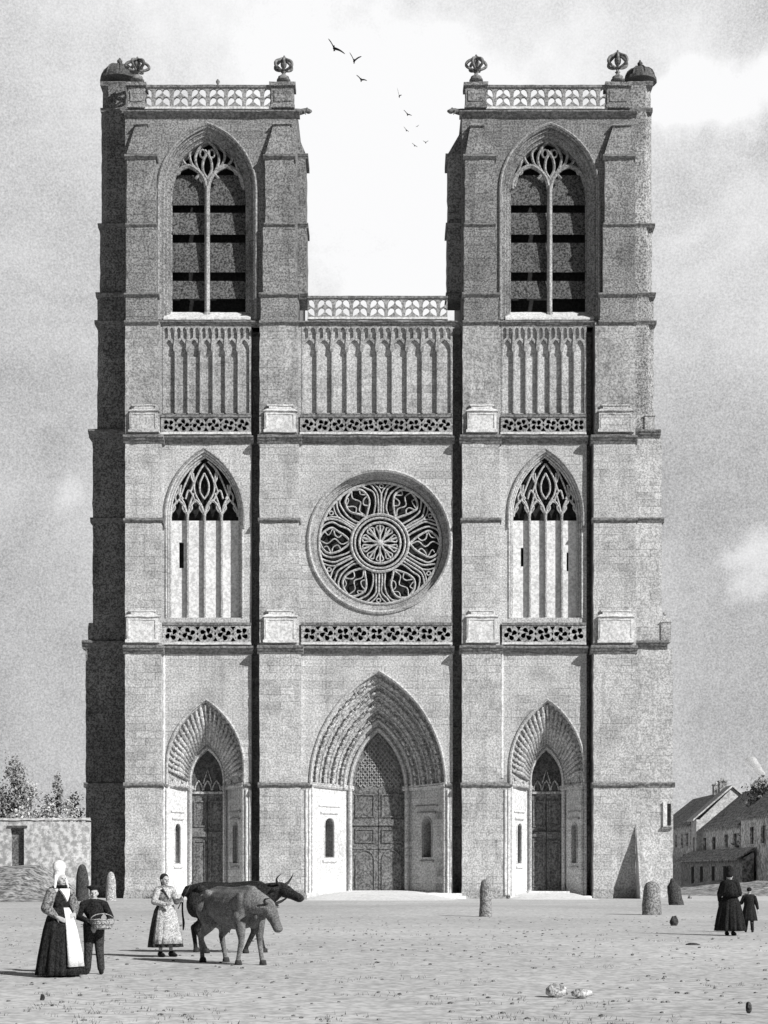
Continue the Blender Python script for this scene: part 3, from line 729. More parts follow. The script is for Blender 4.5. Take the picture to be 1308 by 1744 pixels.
# ---- portals
def portal(k):
    cx, hw, ap, hi, ai = portals[k]; D = 2.3 if k == 'centre' else 1.9
    x0 = XZ(cx, 0)[0]; zs = XZ(0, SPR)[1]; za = XZ(0, ap)[1]; Hw = hw/S0; Hi = hi/F*(CD+D); zai = P(cx, ai, D).z
    zsi = zs-.12
    xi = x0+( -.0 if k == 'centre' else (P(353, 0, D).x-x0 if k == 'left' else P(931, 0, D).x-x0))
    def prof(t, n=18):       # t=0 outer, 1 inner
        st = STILT[k]/S0*(1-.55*t); z_ = zs+(zsi-zs)*t; a_ = arch(x0+(xi-x0)*t, Hw+(Hi-Hw)*t, z_+st, za+(zai-za)*t, n)
        return [(a_[0][0], z_)]+a_+[(a_[-1][0], z_)] if st else a_
    nO = 5 if k == 'centre' else 3
    m = MB(); rings = []
    if k == 'centre':
        for i in range(nO):
            t0 = i/nO; t1 = (i+1)/nO; y0 = D*t0; y1 = D*t1
            rings += [[(x, y0+.02, z) for x, z in prof(t0)], [(x, y0+(y1-y0)*.6, z) for x, z in prof(t0+.1/nO)], [(x, y1, z) for x, z in prof(t1-.15/nO)]]
        rings.append([(x, D+.3, z) for x, z in prof(1)])
    else:
        rings = [[(x, .02, z) for x, z in prof(0)], [(x, .2, z) for x, z in prof(.06)], [(x, D*.92, z) for x, z in prof(.88)], [(x, D*.92, z) for x, z in prof(.95)], [(x, D+.3, z) for x, z in prof(1)]]
    m.loft(rings); root = m.build('portal', M['carved'], cath)
    m = MB()
    if k == 'centre':
        for i in range(nO):
            t = (i+.06)/nO; m.tube([(x, D*t+.0, z) for x, z in prof(t)], .06, 6)
        m.build('archivolt', M['carved'], root)
        for i in range(nO-1):           # canopied figures climbing each order
            m = MB(); t = (i+.62)/nO; pr = prof(t, 30); L = [Vector((x, D*(i+.8)/nO-.05, z)) for x, z in pr]
            cum = [0]
            for a, b in zip(L, L[1:]): cum.append(cum[-1]+(b-a).length)
            n = int(cum[-1]/.62)
            for j in range(n):
                s = (j+.5)/n*cum[-1]; q = max(i2 for i2 in range(len(cum)) if cum[i2] <= s); q = min(q, len(L)-2); f = (s-cum[q])/(cum[q+1]-cum[q])
                c = L[q].lerp(L[q+1], f); d = (L[q+1]-L[q]).normalized(); up = d if d.z > 0 else -d
                rot = Vector((0, 0, 1)).rotation_difference(up).to_matrix()
                m.ball(c-up*.04+Vector((0, -.06, 0)), (.10, .12, .2), 4, rot); m.ball(c+up*.18+Vector((0, -.08, 0)), .075, 4); m.ball(c+up*.27+Vector((0, -.04, 0)), (.15, .14, .05), 4, rot)
            m.build('carved_figures', M['carved'], root, True)
    else:
        a = prof(.08, 13); b = prof(.86, 13)
        for i, (p, q) in enumerate(zip(a, b)):     # radiating ribs
            mid_ = ((p[0]+q[0])/2, (p[1]+q[1])/2)
            m.tube([(p[0], D*.08-.02, p[1]), (mid_[0]+.05, D*.46-.08, mid_[1]+.07), (q[0], D*.86-.06, q[1])], [.09, .16, .10], 6)
            if i < len(a)-1:
                e = a[i+1]; h = b[i+1]; w1 = [((p[0]+e[0])/2*(1-t)+(q[0]+h[0])/2*t, D*(.1+.78*t)-.02, (p[1]+e[1])/2*(1-t)+(q[1]+h[1])/2*t) for t in (.2, .45, .7)]
                for c in w1[::2]: m.ball(c, (.08, .08, .12), 4)
        m.build('carved_ribs', M['carved'], root, True)
    # hood mould and inner roll
    m = MB(); pr = [(prof(0)[0][0], .1)]+prof(0)+[(prof(0)[-1][0], .1)] if k == 'zz' else prof(0)
    m.tube([(x, -.04, z+.03) for x, z in pr], .10, 6); m.build('hood_mould', M['stone'], root)
    m = MB(); pr = prof(.94); pr = [(pr[0][0], .5)]+pr+[(pr[-1][0], .5)]
    m.tube([(x, D*.93, z) for x, z in pr], .11, 6); m.build('inner_moulding', M['stone'], root)
    if k == 'centre':
        m = MB(); m.tube([(x, D*.80-.05, z) for x, z in prof(.80)], .11, 6); m.build('inner_moulding', M['stone'], root)
    # splayed jambs with a niche each
    for sx in (-1, 1):
        A = Vector((x0+sx*Hw, 0, 0)); B = Vector((xi+sx*Hi, D+.3, 0)); d = (B-A); L = d.length; d.normalize()
        if sx < 0: nrm = Vector((d.y, -d.x, 0))
        else: nrm = Vector((-d.y, d.x, 0))
        if nrm.y > 0: nrm = -nrm
        nx, nw = (L*.44, .42) if k == 'centre' else (L*.42, .30)
        zb = P(0, 1460, 1).z if k == 'centre' else P(0, 1470, 1).z; zt = P(0, 1392, 1).z if k == 'centre' else P(0, 1402, 1).z
        nich = [(nx-nw, zb), (nx+nw, zb), (nx+nw, zt-nw)]+[(nx+nw*math.cos(a), zt-nw+nw*math.sin(a)) for a in (.5, 1.05, 1.57, 2.09, 2.64)]+[(nx-nw, zt-nw)]
        m = MB(); m.plate(rect(0, 0, L, zs+.02), [nich], .14, origin=A, u=d, nrm=nrm); o = m.build('jamb', M['stone_pale'] if sx < 0 else M['stone'], root)  # lit and shaded sides put into the colour: left jamb paler, right darker
        m = MB(); dep = .85
        r0 = [A+d*a+Vector((0, 0, b))-nrm*.13 for a, b in nich]; r1 = [p-nrm*dep for p in r0]; m.loft([r0, r1], True)
        m.add(r1, [tuple(range(len(r1)))]); m.build('niche', M['stone_mid'], o)
        m = MB(); m.tube([A+d*a+Vector((0, 0, b))+nrm*.02 for a, b in nich], .045, 5, True)
        # canopy and bracket
        for (zz, h, w_) in ((zt+.28, .12, nw*1.8), (zt+.7, .09, nw*2.2), (zb-.25, .12, nw*1.4)):
            c = A+d*nx+Vector((0, 0, zz)); p = [c-d*w_, c+d*w_]; m.tube([p[0]+nrm*.03, p[1]+nrm*.03], h*.7, 6)
        m.tube([A+d*.12+Vector((0, 0, .02))+nrm*.03, A+d*.12+Vector((0, 0, zs))+nrm*.03], .09, 6)
        m.tube([A+d*(L-.15)+Vector((0, 0, .3))+nrm*.03, A+d*(L-.15)+Vector((0, 0, zs))+nrm*.03], .07, 6)
        m.build('jamb_mouldings', M['stone_pale'] if sx < 0 else M['stone_mid'], o)  # mouldings take the same painted lit and shaded tones
        m = MB(); c0 = A+Vector((0, 0, zs)); c1 = B+Vector((0, 0, zsi))
        m.tube([c0+nrm*.05, c1+nrm*.05], .13, 6); m.tube([c0+nrm*.1+Vector((0, 0, .12)), c1+nrm*.1+Vector((0, 0, .12))], .07, 6); m.build('impost', M['stone'], o)
    # door wall, tympanum, door leaves
    zd = P(0, 1343 if k == 'centre' else 1352, D).z; fl = .42
    Y = D+.28
    m = MB(); ty = arch(xi, Hi+.05, zsi+STILT[k]/S0*.45, zai+.02, 12); bars = MB()
    m.plate([(xi-Hi-.05, zd)]+[p for p in ty if p[1] > zd]+[(xi+Hi+.05, zd)], [], .2, origin=(0, Y, 0))
    o = m.build('tympanum', M['wood_dark'] if k != 'centre' else M['wood'], root)
    if k == 'centre':      # lattice
        for sgn in (-1, 1):
            for i in range(-14, 15):
                pts = []
                for t in range(-20, 21):
                    x = xi+t*.12; z = zsi+1.6+sgn*(t*.12)*1.3+i*.36
                    h = (abs(x-xi)/Hi); lim = zsi+(zai-zsi)*max(0, 1-h**1.9)
                    if abs(x-xi) < Hi-.05 and zd+.1 < z < lim-.12: pts.append((x, Y-.03, z))
                if len(pts) > 1: bars.tube([pts[0], pts[-1]], .045, 4)
        bars.build('lattice', M['stone_mid'], root)
    else:
        for q in (-1, 0, 1): ar = arch(xi+q*Hi*.56, Hi*.25, zsi-.1, zsi+.5, 5); bars.tube([(x, Y-.05, z) for x, z in ar], .05, 5)
        bars.tube([(xi-Hi*.28, Y-.05, zsi+.3), (xi, Y-.05, zsi+1.2), (xi+Hi*.28, Y-.05, zsi+.3)], .05, 5)
        bars.box(xi-Hi, xi+Hi, Y-.12, Y, zsi-.32, zsi-.18); bars.build('tympanum_tracery', M['carved'], root)
    for sx in (-1, 1):
        xa, xb = sorted((xi+sx*.02, xi+sx*(Hi+.02))); m = MB(); wdt = xb-xa
        m.box(xa, xb, Y, Y+.14, fl-.05, zd-.004)
        def fr(u0, u1, w0, w1, d=.07, th=.09):     # raised panel frame
            X0, X1 = xa+wdt*u0, xa+wdt*u1; Z0, Z1 = fl+(zd-fl)*w0, fl+(zd-fl)*w1
            m.box(X0, X1, Y-d, Y, Z0, Z0+th); m.box(X0, X1, Y-d, Y, Z1-th, Z1); m.box(X0, X0+th, Y-d, Y, Z0+th, Z1-th); m.box(X1-th, X1, Y-d, Y, Z0+th, Z1-th)
            m.frustum((X0+th*2, X1-th*2, Y-.002, Y), Z0+th*2, (X0+th*2, X1-th*2, Y-.03, Y), Z1-th*2)
        if k == 'centre':
            fr(.12, .88, .72, .95); m.box(xa, xb, Y-.10, Y-.001, fl+(zd-fl)*.64, fl+(zd-fl)*.70); fr(.12, .88, .47, .61); m.box(xa, xb, Y-.06, Y-.001, fl+(zd-fl)*.41, fl+(zd-fl)*.45)
            ar = arch((xa+xb)/2, wdt*.36, fl+(zd-fl)*.30, fl+(zd-fl)*.40, 6, fl+.1); m.tube([(x, Y-.02, z) for x, z in ar], .06, 5)
        else:
            fr(.14, .92, .66, .93); m.box(xa, xb, Y-.12, Y-.001, fl+(zd-fl)*.56, fl+(zd-fl)*.61); fr(.12, .9, .04, .52)
        lf = m.build('door_leaf', M['wood'], root)
        h = MB(); h.ball((xi+sx*.16, Y-.1, fl+1.2), .05, 5); h.build('door_knob', M['horn'], lf) if False else None
    # raised threshold
    m = MB(); m.box(xi-Hi-.3, xi+Hi+.3, .3, D+.6, .0, fl); m.build('threshold', M['paving'], root)
for k in portals: portal(k)
for (xa, xb, yf, n_) in ((521, 784, -2.6, 2), (866, 1002, -1.6, 1)):      # broad low steps
    for i in range(n_):
        m = MB(); a = P(xa-i*6, 0, 0).x; b = P(xb+i*6, 0, 0).x; m.frustum((a-.05, b+.05, yf*(i+1)/n_-.05, .3), -.05, (a, b, yf*(i+1)/n_, .3), .16*(n_-i)); m.build('step', M['paving'], cath)
# pale paved apron rising to the doors
def apron(px0, px1, yf, h):
    xa, xb = P(px0, 0, 0).x, P(px1, 0, 0).x; m = MB(); n = 22; rings = []
    for j in range(9):
        t = j/8; y = 2.2+(yf-2.2)*t; k = 1-max(0, (2-y))/(2-yf); k = max(0, min(1, k)); hz = h*(k*k*(3-2*k))
        hw = (xb-xa)/2*(1+.22*t); c = (xa+xb)/2
        rings.append([(c+hw*(2*i/n-1), y-.0, -.02+hz*max(0, 1-abs(2*i/n-1)**4)+.004) for i in range(n+1)])
    m.loft(rings); return tag(m.build('pavement', M['paving'], None, True), kind='structure')
apron(528, 760, -9, .47); apron(868, 1000, -6, .42); apron(286, 415, -6, .42)
# little plinths at the foot of the buttresses
for (xl, xr) in ((213, 275), (442, 513), (787, 853), (1011, 1083)):
    m = MB(); a = P(xl, 0, -.62); b = P(xr, 0, -.62); m.frustum((a.x-.08, b.x+.08, -.78, .3), -.05, (a.x-.02, b.x+.02, -.68, .3), .55); m.build('plinth', M['stone_mid'], cath)

# ================================================================== STONES, BOLLARDS
def stone_post(px, pyb, wpx, hpx, m_, label, cat, group=None, tip=.85, lean=0, seed=1, name='stone_bollard', flat=.8):
    d = EYE*F/(pyb-HY); y = d-CD; s = F/d; x = (px-CX)/s; w = wpx/s/2; h = hpx/s; r = random.Random(seed)
    m = MB(); n = 12; prof = [(1.08, 0), (1.05, .12), (1.0, .3), (.97, .5), (.93, .7), (tip, .84), (tip*.8, .93), (tip*.42, .985), (.05, 1)]
    rings = []
    for q, z in prof:
        rings.append([((w*q*(1+r.uniform(-.06, .06)))*math.cos(2*math.pi*k/n)+lean*z*h, flat*w*q*math.sin(2*math.pi*k/n), z*h-.02) for k in range(n)])
    m.loft(rings, True); m.add(rings[-1], [tuple(range(n))])
    o = m.build(name, m_, None, True, False); o.location = (x, y, 0); return tag(o, label, cat, group)
stone_post(140, 1535, 22, 64, M['rock_dark'], 'dark guard stone at the left corner of the cathedral, behind the boy', 'bollard', seed=2, tip=.7)
stone_post(189, 1534, 17, 50, M['rock_mid'], 'pale rounded guard stone against the dark left corner turret', 'bollard', seed=3, tip=.75)
stone_post(827, 1560, 20, 64, M['rock'], 'slim upright grey bollard before the buttress right of the central portal', 'bollard', seed=4, tip=.9)
stone_post(1110, 1558, 32, 58, M['rock'], 'stout round-topped guard stone at the right corner buttress', 'bollard', seed=5, tip=.85)
stone_post(1152, 1541, 24, 46, M['rock_dark'], 'dark pointed stone leaning beside the right corner of the cathedral', 'stone', seed=6, tip=.45, lean=-.15, name='pointed_stone')
stone_post(515, 1533, 16, 14, M['rock'], 'small round stone at the foot of the buttress left of the central portal', 'stone', seed=8, name='small_stone')
def boulder(px, pyb, wpx, hpx, m_, label, seed, grp=None):
    d = EYE*F/(pyb-HY); s = F/d; r = random.Random(seed); m = MB(); w = wpx/s/2; h = hpx/s
    m.ball((0, 0, h*.35), (w, w*.75, h*.65), 6); m.v = [tuple(c*(1+r.uniform(-.2, .2)) for c in v_) for v_ in m.v]
    o = m.build('stone', m_, None, True, False); o.location = ((px-CX)/s, d-CD, 0); return tag(o, label, 'stone', grp)
boulder(1148, 1576, 14, 16, M['rock_dark'], 'single small black stone on the ground between right guard stone and dark pair', 9)
boulder(948, 1694, 38, 18, M['rock_mid'], 'larger pale stone of the two lying in the foreground', 10)
boulder(990, 1696, 36, 11, M['rock_mid'], 'low flat pale stone just right of the larger foreground one', 11)
boulder(1275, 1722, 12, 15, M['rock_dark'], 'dark stone near the bottom right corner of the ground', 12)
boulder(72, 1703, 8, 10, M['rock_dark'], 'tiny dark stone below the bonneted woman at bottom left', 13)
boulder(1180, 1612, 28, 6, M['rock_dark'], 'thin flat dark stone in front of the dark pair', 14)

# tufts and pebbles
def tufts():
    r = random.Random(5); m = MB()
    for i in range(2600):
        py = HY+ (4480/ r.uniform(16.5, 46)); d = EYE*F/(py-HY); x = r.uniform(-.245, .245)*d; y = d-CD
        dens = math.sin(x*1.3+y*.4)+math.sin(y*1.9+x*.3)+.8*math.sin(x*3.1-y*2.2)
        if dens < .55+(.8 if d > 24 else -.5 if d < 20.5 else .1): continue
        for k in range(4):
            a = r.uniform(0, 6.28); h = r.uniform(.015, .06); ox, oy = r.uniform(-.08, .08), r.uniform(-.08, .08); w_ = .006
            m.add([(x+ox-w_*math.sin(a), y+oy+w_*math.cos(a), gz(x, y)-.01), (x+ox+w_*math.sin(a), y+oy-w_*math.cos(a), gz(x, y)-.01), (x+ox+h*.9*math.cos(a), y+oy+h*.9*math.sin(a), gz(x, y)+h)], [(0, 1, 2)])
    for i in range(1500):                       # weeds against the foot of the walls
        x = r.uniform(-18.5, 18.5); y = -.75-abs(r.gauss(0, .35)); 
        if math.sin(x*1.7)+math.sin(x*.6+2) < .1 or abs(x+.35) < 4 or abs(x-10) < 2.4 or abs(x+10.9) < 2.4: continue
        a = r.uniform(0, 6.28); h = r.uniform(.08, .3); w_ = .03
        m.add([(x-w_*math.sin(a), y+w_*math.cos(a), -.01), (x+w_*math.sin(a), y-w_*math.cos(a), -.01), (x+h*.6*math.cos(a), y+h*.4*math.sin(a), h)], [(0, 1, 2)])
    tag(m.build('grass_tufts', M['grass'], None, fix=False), 'sparse short grass tufts on the dry square', 'grass', kind='stuff')
    m = MB()
    for i in range(900):
        d = r.uniform(16.5, 60); x = r.uniform(-.245, .245)*d; y = d-CD; q = r.uniform(.008, .03)
        m.ball((x, y, gz(x, y)+q*.3), (q*1.4, q*1.1, q*.7), 3)
    tag(m.build('pebbles', M['rock'], None, fix=False), 'scattered pebbles over the square', 'pebbles', kind='stuff')
tufts()

# ================================================================== LEFT: GARDEN WALL, TREES
def LP(px, py, y): return P(px, py, y)
wy = 0.25
a = LP(-120, 1395, wy); b = LP(152, 1400, wy)
gw = empty('garden_wall', (a.x, wy, 0), label='high pale plastered garden wall with a dark doorway, left of the cathedral', cat='wall')
m = MB(); d0 = LP(18, 1474, wy); d1 = LP(41, 1410, wy)
o_ = [(a.x, 0), (d0.x, 0), (d0.x, d1.z), (d1.x, d1.z), (d1.x, 0), (b.x, 0), (b.x, b.z), (a.x, a.z)]
m.plate(o_, [], .6, origin=(0, wy, 0)); m.build('wall_panel', M['garden_wall'], gw)
m = MB(); m.prism_x(a.x, b.x, [(wy-.08, b.z+.1), (wy+.68, b.z+.1), (wy+.3, b.z+.26)]); m.build('coping', M['garden_wall'], gw)
m = MB(); m.box(d0.x-.05, d1.x+.05, wy+.35, wy+.45, 0, d1.z+.05); m.build('door', M['wood'], gw)
m = MB(); m.box(d0.x-.2, d1.x+.2, wy-.06, wy+.05, d1.z, d1.z+.14); m.build('lintel', M['wood_dark'], gw)

def tree(name, px, y, top_py, halfw, m_, label, seed, shape='round', leaves=2600, gap=.5, zc=None):
    r = random.Random(seed); t = P(px, top_py, y); H = t.z; root = empty(name, (t.x, y, 0), label=label, cat='tree', group='trees behind the garden wall')
    m = MB(); tips = []
    m.tube([(0, 0, 0), (.1, 0, H*.3), (0, .1, H*.6), (.05, 0, H*.93)], [.03+.045*halfw*2, .03+.03*halfw*2, .02+.02*halfw*2, .015], 7)
    nb = 16
    for i in range(nb):
        z0 = H*(.3+.6*i/nb); an = r.uniform(0, 6.28); ln = halfw*r.uniform(.55, 1)*(1-.75*max(0, (z0/H-.45)/.55) if shape == 'cone' else math.sin(math.pi*min(.95, .25+.7*z0/H))+.15)
        e = (ln*math.cos(an), ln*.8*math.sin(an), z0+ln*.35); m.tube([(0, 0, z0), (e[0]*.5, e[1]*.5, z0+ln*.12), e], [.045, .03, .01], 5); tips.append(e); tips.append((e[0]*.55, e[1]*.55, z0+ln*.15))
    tips.append((0, 0, H*.92))
    m.build('trunk', M['bark'], root, True, False)
    c = MB()
    for i in range(leaves):
        tx, ty, tz = r.choice(tips); s_ = halfw*.27; x = tx+r.gauss(0, s_); yy = ty+r.gauss(0, s_); z = tz+r.gauss(0, s_*.8)
        if z > H or z < H*.2: continue
        q = r.uniform(.05, .11)*(1 if y < 20 else 2); v1 = Vector((r.uniform(-1, 1), r.uniform(-1, 1), r.uniform(-1, 1))).normalized()*q; v2 = v1.orthogonal().normalized()*q*.7; p = Vector((x, yy, z))
        c.add([p-v1, p+v2, p+v1, p-v2], [(0, 1, 2, 3)])
    c.build('crown', m_, root, False, False, False); return root
tree('tall_tree', 26, 3.2, 1276, .95, M['leaf'], 'tallest dark narrow tree behind the garden wall doorway', 1, 'cone', 2600)
tree('bushy_tree', 52, 3.5, 1322, .95, M['leaf_pale'], 'pale bushy tree just right of the tallest narrow tree', 2, leaves=1800)
tree('slim_tree', 98, 3.2, 1306, .5, M['leaf'], 'slim dark upright tree above the middle of the garden wall', 3, 'cone', 1300)
tree('bushy_tree', 126, 2.6, 1345, .85, M['leaf_pale'], 'broad pale tree close to the left edge of the cathedral', 4, leaves=1800)
tree('bushy_tree', 78, 3.6, 1350, .9, M['leaf_pale'], 'low pale tree between the bushy and the slim dark one', 5, leaves=1500)
tree('bushy_tree', 2, 3.6, 1325, .9, M['leaf'], 'dark bushy tree at the extreme left edge', 6, leaves=1600)
def hedge(x0, x1, y, h, seed, name, label, m_):
    r = random.Random(seed); c = MB()
    for i in range(2600):
        x = r.uniform(x0, x1); hh = h*(.7+.3*math.sin(x*1.1)+.2*math.sin(x*2.7)); p = Vector((x, y+r.gauss(0, .25), r.uniform(0, 1)**.6*hh+2.0)); q = r.uniform(.06, .12)
        v1 = Vector((r.uniform(-1, 1), r.uniform(-1, 1), r.uniform(-1, 1))).normalized()*q; v2 = v1.orthogonal().normalized()*q
        c.add([p-v1, p+v2, p+v1, p-v2], [(0, 1, 2, 3)])
    return tag(c.build(name, m_, None, fix=False), label, 'hedge', kind=None)
hedge(P(-60, 0, 2).x, P(145, 0, 2).x, 1.9, 3.7, 8, 'hedge', 'leafy hedge rising over the top of the garden wall', M['leaf_pale'])

# ================================================================== RIGHT: HOUSE ROW
def house(name, label, x, y0, y1, eave, ridge, depth, wm, rm, wins, door=None, chim=(), group='old houses along the street on the right'):
    """facade in the plane x, looking left (-X)"""
    root = empty(name, (x, (y0+y1)/2, 0), label=label, cat='house', group=group)
    holes = [rect(a, z0, b, z1) for (a, b, z0, z1) in wins]
    m = MB(); m.plate(rect(y0, 0, y1, eave), holes, .3, origin=(x, 0, 0), u=(0, 1, 0), nrm=(-1, 0, 0))
    m.box(x+.3, x+depth, y0, y0+.3, 0, eave); m.box(x+.3, x+depth, y1-.3, y1, 0, eave); m.box(x+depth-.3, x+depth, y0+.3, y1-.3, 0, eave)
    m.prism_y(y0+.01, y0+.29, [(x+.31, eave), (x+depth-.01, eave), (x+depth/2, ridge-.12)]); m.prism_y(y1-.29, y1-.01, [(x+.31, eave), (x+depth-.01, eave), (x+depth/2, ridge-.12)])
    m.build('wall', wm, root)
    m = MB(); e = .35; t = .18; xm = x+depth/2
    m.prism_y(y0-.2, y1+.2, [(x-e, eave-.15), (xm, ridge-.02), (x+depth+e, eave-.15), (x+depth+e, eave+t-.15), (xm, ridge+t), (x-e, eave+t-.15)])
    ro = m.build('roof', rm, root)
    for (cy, cx_, h) in chim:
        m = MB(); m.box(x+cx_-.35, x+cx_+.35, cy-.45, cy+.45, ridge-1.6, ridge+h); m.box(x+cx_-.42, x+cx_+.42, cy-.52, cy+.52, ridge+h+.003, ridge+h+.14)
        m.box(x+cx_-.15, x+cx_+.15, cy-.15, cy+.15, ridge+h+.143, ridge+h+.42); m.build('chimney', M['tile'], ro)
    for (a, b, z0, z1) in wins:
        m = MB(); m.box(x+.18, x+.22, a-.02, b+.02, z0-.02, z1+.02); w_ = m.build('window', M['glass'], root)
        m = MB(); mid_ = (a+b)/2; m.box(x+.12, x+.179, mid_-.03, mid_+.03, z0, z1); m.box(x+.12, x+.179, a, mid_-.031, (z0+z1)/2-.03, (z0+z1)/2+.03); m.box(x-.08, x+.1, a-.1, b+.1, z0-.12, z0-.01); m.build('window_frame', M['plaster'], w_)
    return root
HX = 31.0
def dy_(px, x=HX): return F*x/(px-CX)-CD      # depth at which the plane x shows at this column
def win(px0, px1, z0, z1, x=HX): a, b = sorted((dy_(px0, x), dy_(px1, x))); return (a, b, z0, z1)
house('gabled_house', 'nearest grey house at the right edge with two dark windows', 30.2, dy_(1345, 30.2), dy_(1262, 30.2), 6.1, 9.6, 8, M['plaster'], M['tile'],
      [win(1277, 1284, 3.9, 5.3, 30.2), win(1273, 1283, .9, 2.6, 30.2), win(1296, 1304, 3.9, 5.3, 30.2), win(1318, 1327, 3.9, 5.3, 30.2)], chim=((dy_(1300), 4, .9), (dy_(1275), 4, .6)))
house('long_house', 'long house with dark tiled roof and a row of four small upper windows', HX, dy_(1261), dy_(1187), 5.7, 9.2, 8, M['plaster'], M['tile'],
      [win(1198, 1203, 3.7, 4.9), win(1213, 1219, 3.7, 4.9), win(1234, 1240, 3.8, 5.0), win(1249, 1255, 3.8, 5.0)], chim=((dy_(1243), 4, .8), (dy_(1222), 4, .8)))
house('white_gabled_house', 'small white house with a pale roof beyond the long house', HX-.6, dy_(1186, HX-.6), dy_(1177, HX-.6), 6.7, 9.9, 7, M['plaster_pale'], M['plaster_pale'],
      [win(1180, 1183, 3.6, 5.0, HX-.6)], chim=((dy_(1181), 3.5, .7),))
house('far_house', 'farthest dark house, just showing beside the corner of the cathedral', HX-.3, dy_(1176, HX-.3), dy_(1120, HX-.3), 6.3, 9.6, 8, M['plaster'], M['tile'],
      [win(1168, 1172, 4.2, 5.5, HX-.3), win(1160, 1163, 4.2, 5.5, HX-.3), win(1150, 1153, 4.2, 5.5, HX-.3), win(1163, 1168, 1.6, 3.4, HX-.3)], chim=((dy_(1160), 4, 1.0),))
# lean-to along the long house
lt = empty('lean_to', (HX-1.4, (dy_(1258)+dy_(1150))/2, 0), label='long dark lean-to stall with sloping roof along the foot of the houses', cat='shed')
m = MB(); ya, yb_ = dy_(1264, HX-2), dy_(1160, HX-2); m.prism_y(ya, yb_, [(HX-2, 0), (HX-.35-.7, 0), (HX-1.05, 3.2), (HX-2, 2.7)]); m.build('wall', M['plaster_dark'], lt)
m = MB(); m.prism_y(ya-.2, yb_+.2, [(HX-2.5, 2.55), (HX-1.02, 3.45), (HX-1.02, 3.6), (HX-2.5, 2.7)]); m.build('roof', M['tile'], lt)
for px in (1180, 1195, 1215, 1235):
    m = MB(); yy = dy_(px, HX-2); m.box(HX-2.06, HX-2.0, yy-.5, yy+.5, .2, 2.1); m.build('door', M['black'], lt)
# chimney smoke
m = MB(); r = random.Random(3); p0 = Vector((HX+4, dy_(1224), 10.7))
vs_m = bpy.data.materials.new('smoke'); vs_m.use_nodes = True; vs_m.node_tree.nodes.clear(); T_ = NT(vs_m.node_tree)
gp = T_.node('ShaderNodeNewGeometry').outputs['Position']
df = T_.node('ShaderNodeBsdfDiffuse', {'Color': (.9, .9, .9, 1)}); tb = T_.node('ShaderNodeBsdfTranslucent', {'Color': (.9, .9, .9, 1)}); tp = T_.node('ShaderNodeBsdfTransparent')
m1 = T_.node('ShaderNodeMixShader', {0: .5, 1: df.outputs[0], 2: tb.outputs[0]})
m2 = T_.node('ShaderNodeMixShader', {0: T_.remap(T_.noise(gp, 2.2, 4, .7), .38, .62, .15, .8), 1: tp.outputs[0], 2: m1.outputs[0]})
T_.node('ShaderNodeOutputMaterial', {'Surface': m2.outputs[0]})
pos = p0.copy()
for i in range(4): m.ball(pos, (.35+.10*i, .35+.1*i, .3+.08*i), 6); pos += Vector((-.22+r.uniform(-.25, .1), 0, .36))
sm = m.fuse('chimney_smoke', vs_m, None, .12, 2); tag(sm, 'puff of pale smoke rising from a chimney of the long house', 'smoke', kind='stuff')
tree('bushy_tree', 1304, dy_(1304)+9, 1320, 1.8, M['leaf'], 'dark tree top showing above the roof at the right edge', 16)['group'] = 'trees behind the right houses'

# ================================================================== BIRDS
def bird(px, py, span, ang, l, rr, idx, label):
    y = -30; s = F/(CD+y); p = P(px, py, y); root = empty('bird', p, label=label, cat='bird', group='birds flying in a line between the towers')
    w_ = span/s/2; m = MB(); m.limb([((0, -w_*.28, 0), w_*.05), ((0, 0, 0), w_*.13), ((0, w_*.35, 0), w_*.06)], 5); m.ball((0, -w_*.36, .01), w_*.08, 4)
    m.add([(-w_*.03, w_*.3, 0), (w_*.03, w_*.3, 0), (w_*.12, w_*.6, .0), (-w_*.12, w_*.6, 0), (0, w_*.3, .02*w_), (0, w_*.6, .02*w_)], [(0, 1, 2, 3), (0, 4, 5, 3), (1, 4, 5, 2)]); m.build('body', M['bird'], root, True, False)
    for sx, aa, ln in ((-1, ang[0], l), (1, ang[1], rr)):
        m = MB(); pts = []
        for i in range(7):
            t = i/6; z = math.sin(R(aa))*ln*w_*2*t+(.10*w_*math.sin(math.pi*t)); x = sx*math.cos(R(aa))*ln*w_*2*t; c = w_*(.26-.16*t)*(1 if t < .95 else .3)
            pts.append([(x, -c, z), (x, 0, z+.05*w_*(1-t)+.02*w_), (x, c*1.3, z), (x, 0, z-.02*w_)])
        m.loft(pts, True); m.add(pts[-1], [(0, 1, 2, 3)]); m.build('wing', M['bird'], root, False, False)
bl = [(569, 82, 30, (58, -28), .55, .62, 'largest bird, at the head of the line top left'), (603, 104, 24, (62, 32), .6, .55, 'second bird, wings raised in a V, right below the largest'),
      (615, 136, 20, (45, -8), .5, .45, 'third bird down, one wing drooping level'), (680, 164, 15, (75, 25), .85, .28, 'bird with one wing pointing straight up, midway along the line'),
      (694, 195, 15, (50, -15), .6, .45, 'bird just below the upright-winged one'), (692, 222, 11, (55, -30), .6, .4, 'small bird level with the tops of the belfry arches'),
      (706, 248, 10, (45, -25), .55, .5, 'lower left of the two last tiny birds'), (725, 243, 10, (35, 35), .5, .5, 'last tiny bird on the right with V wings'), (711, 215, 6, (-20, 35), .5, .5, 'faintest speck of a bird, right of the small one')]
for i, (px, py, sp, ang, l, rr, lb) in enumerate(bl): bird(px, py, sp*1.15, ang, l, rr, i, lb)

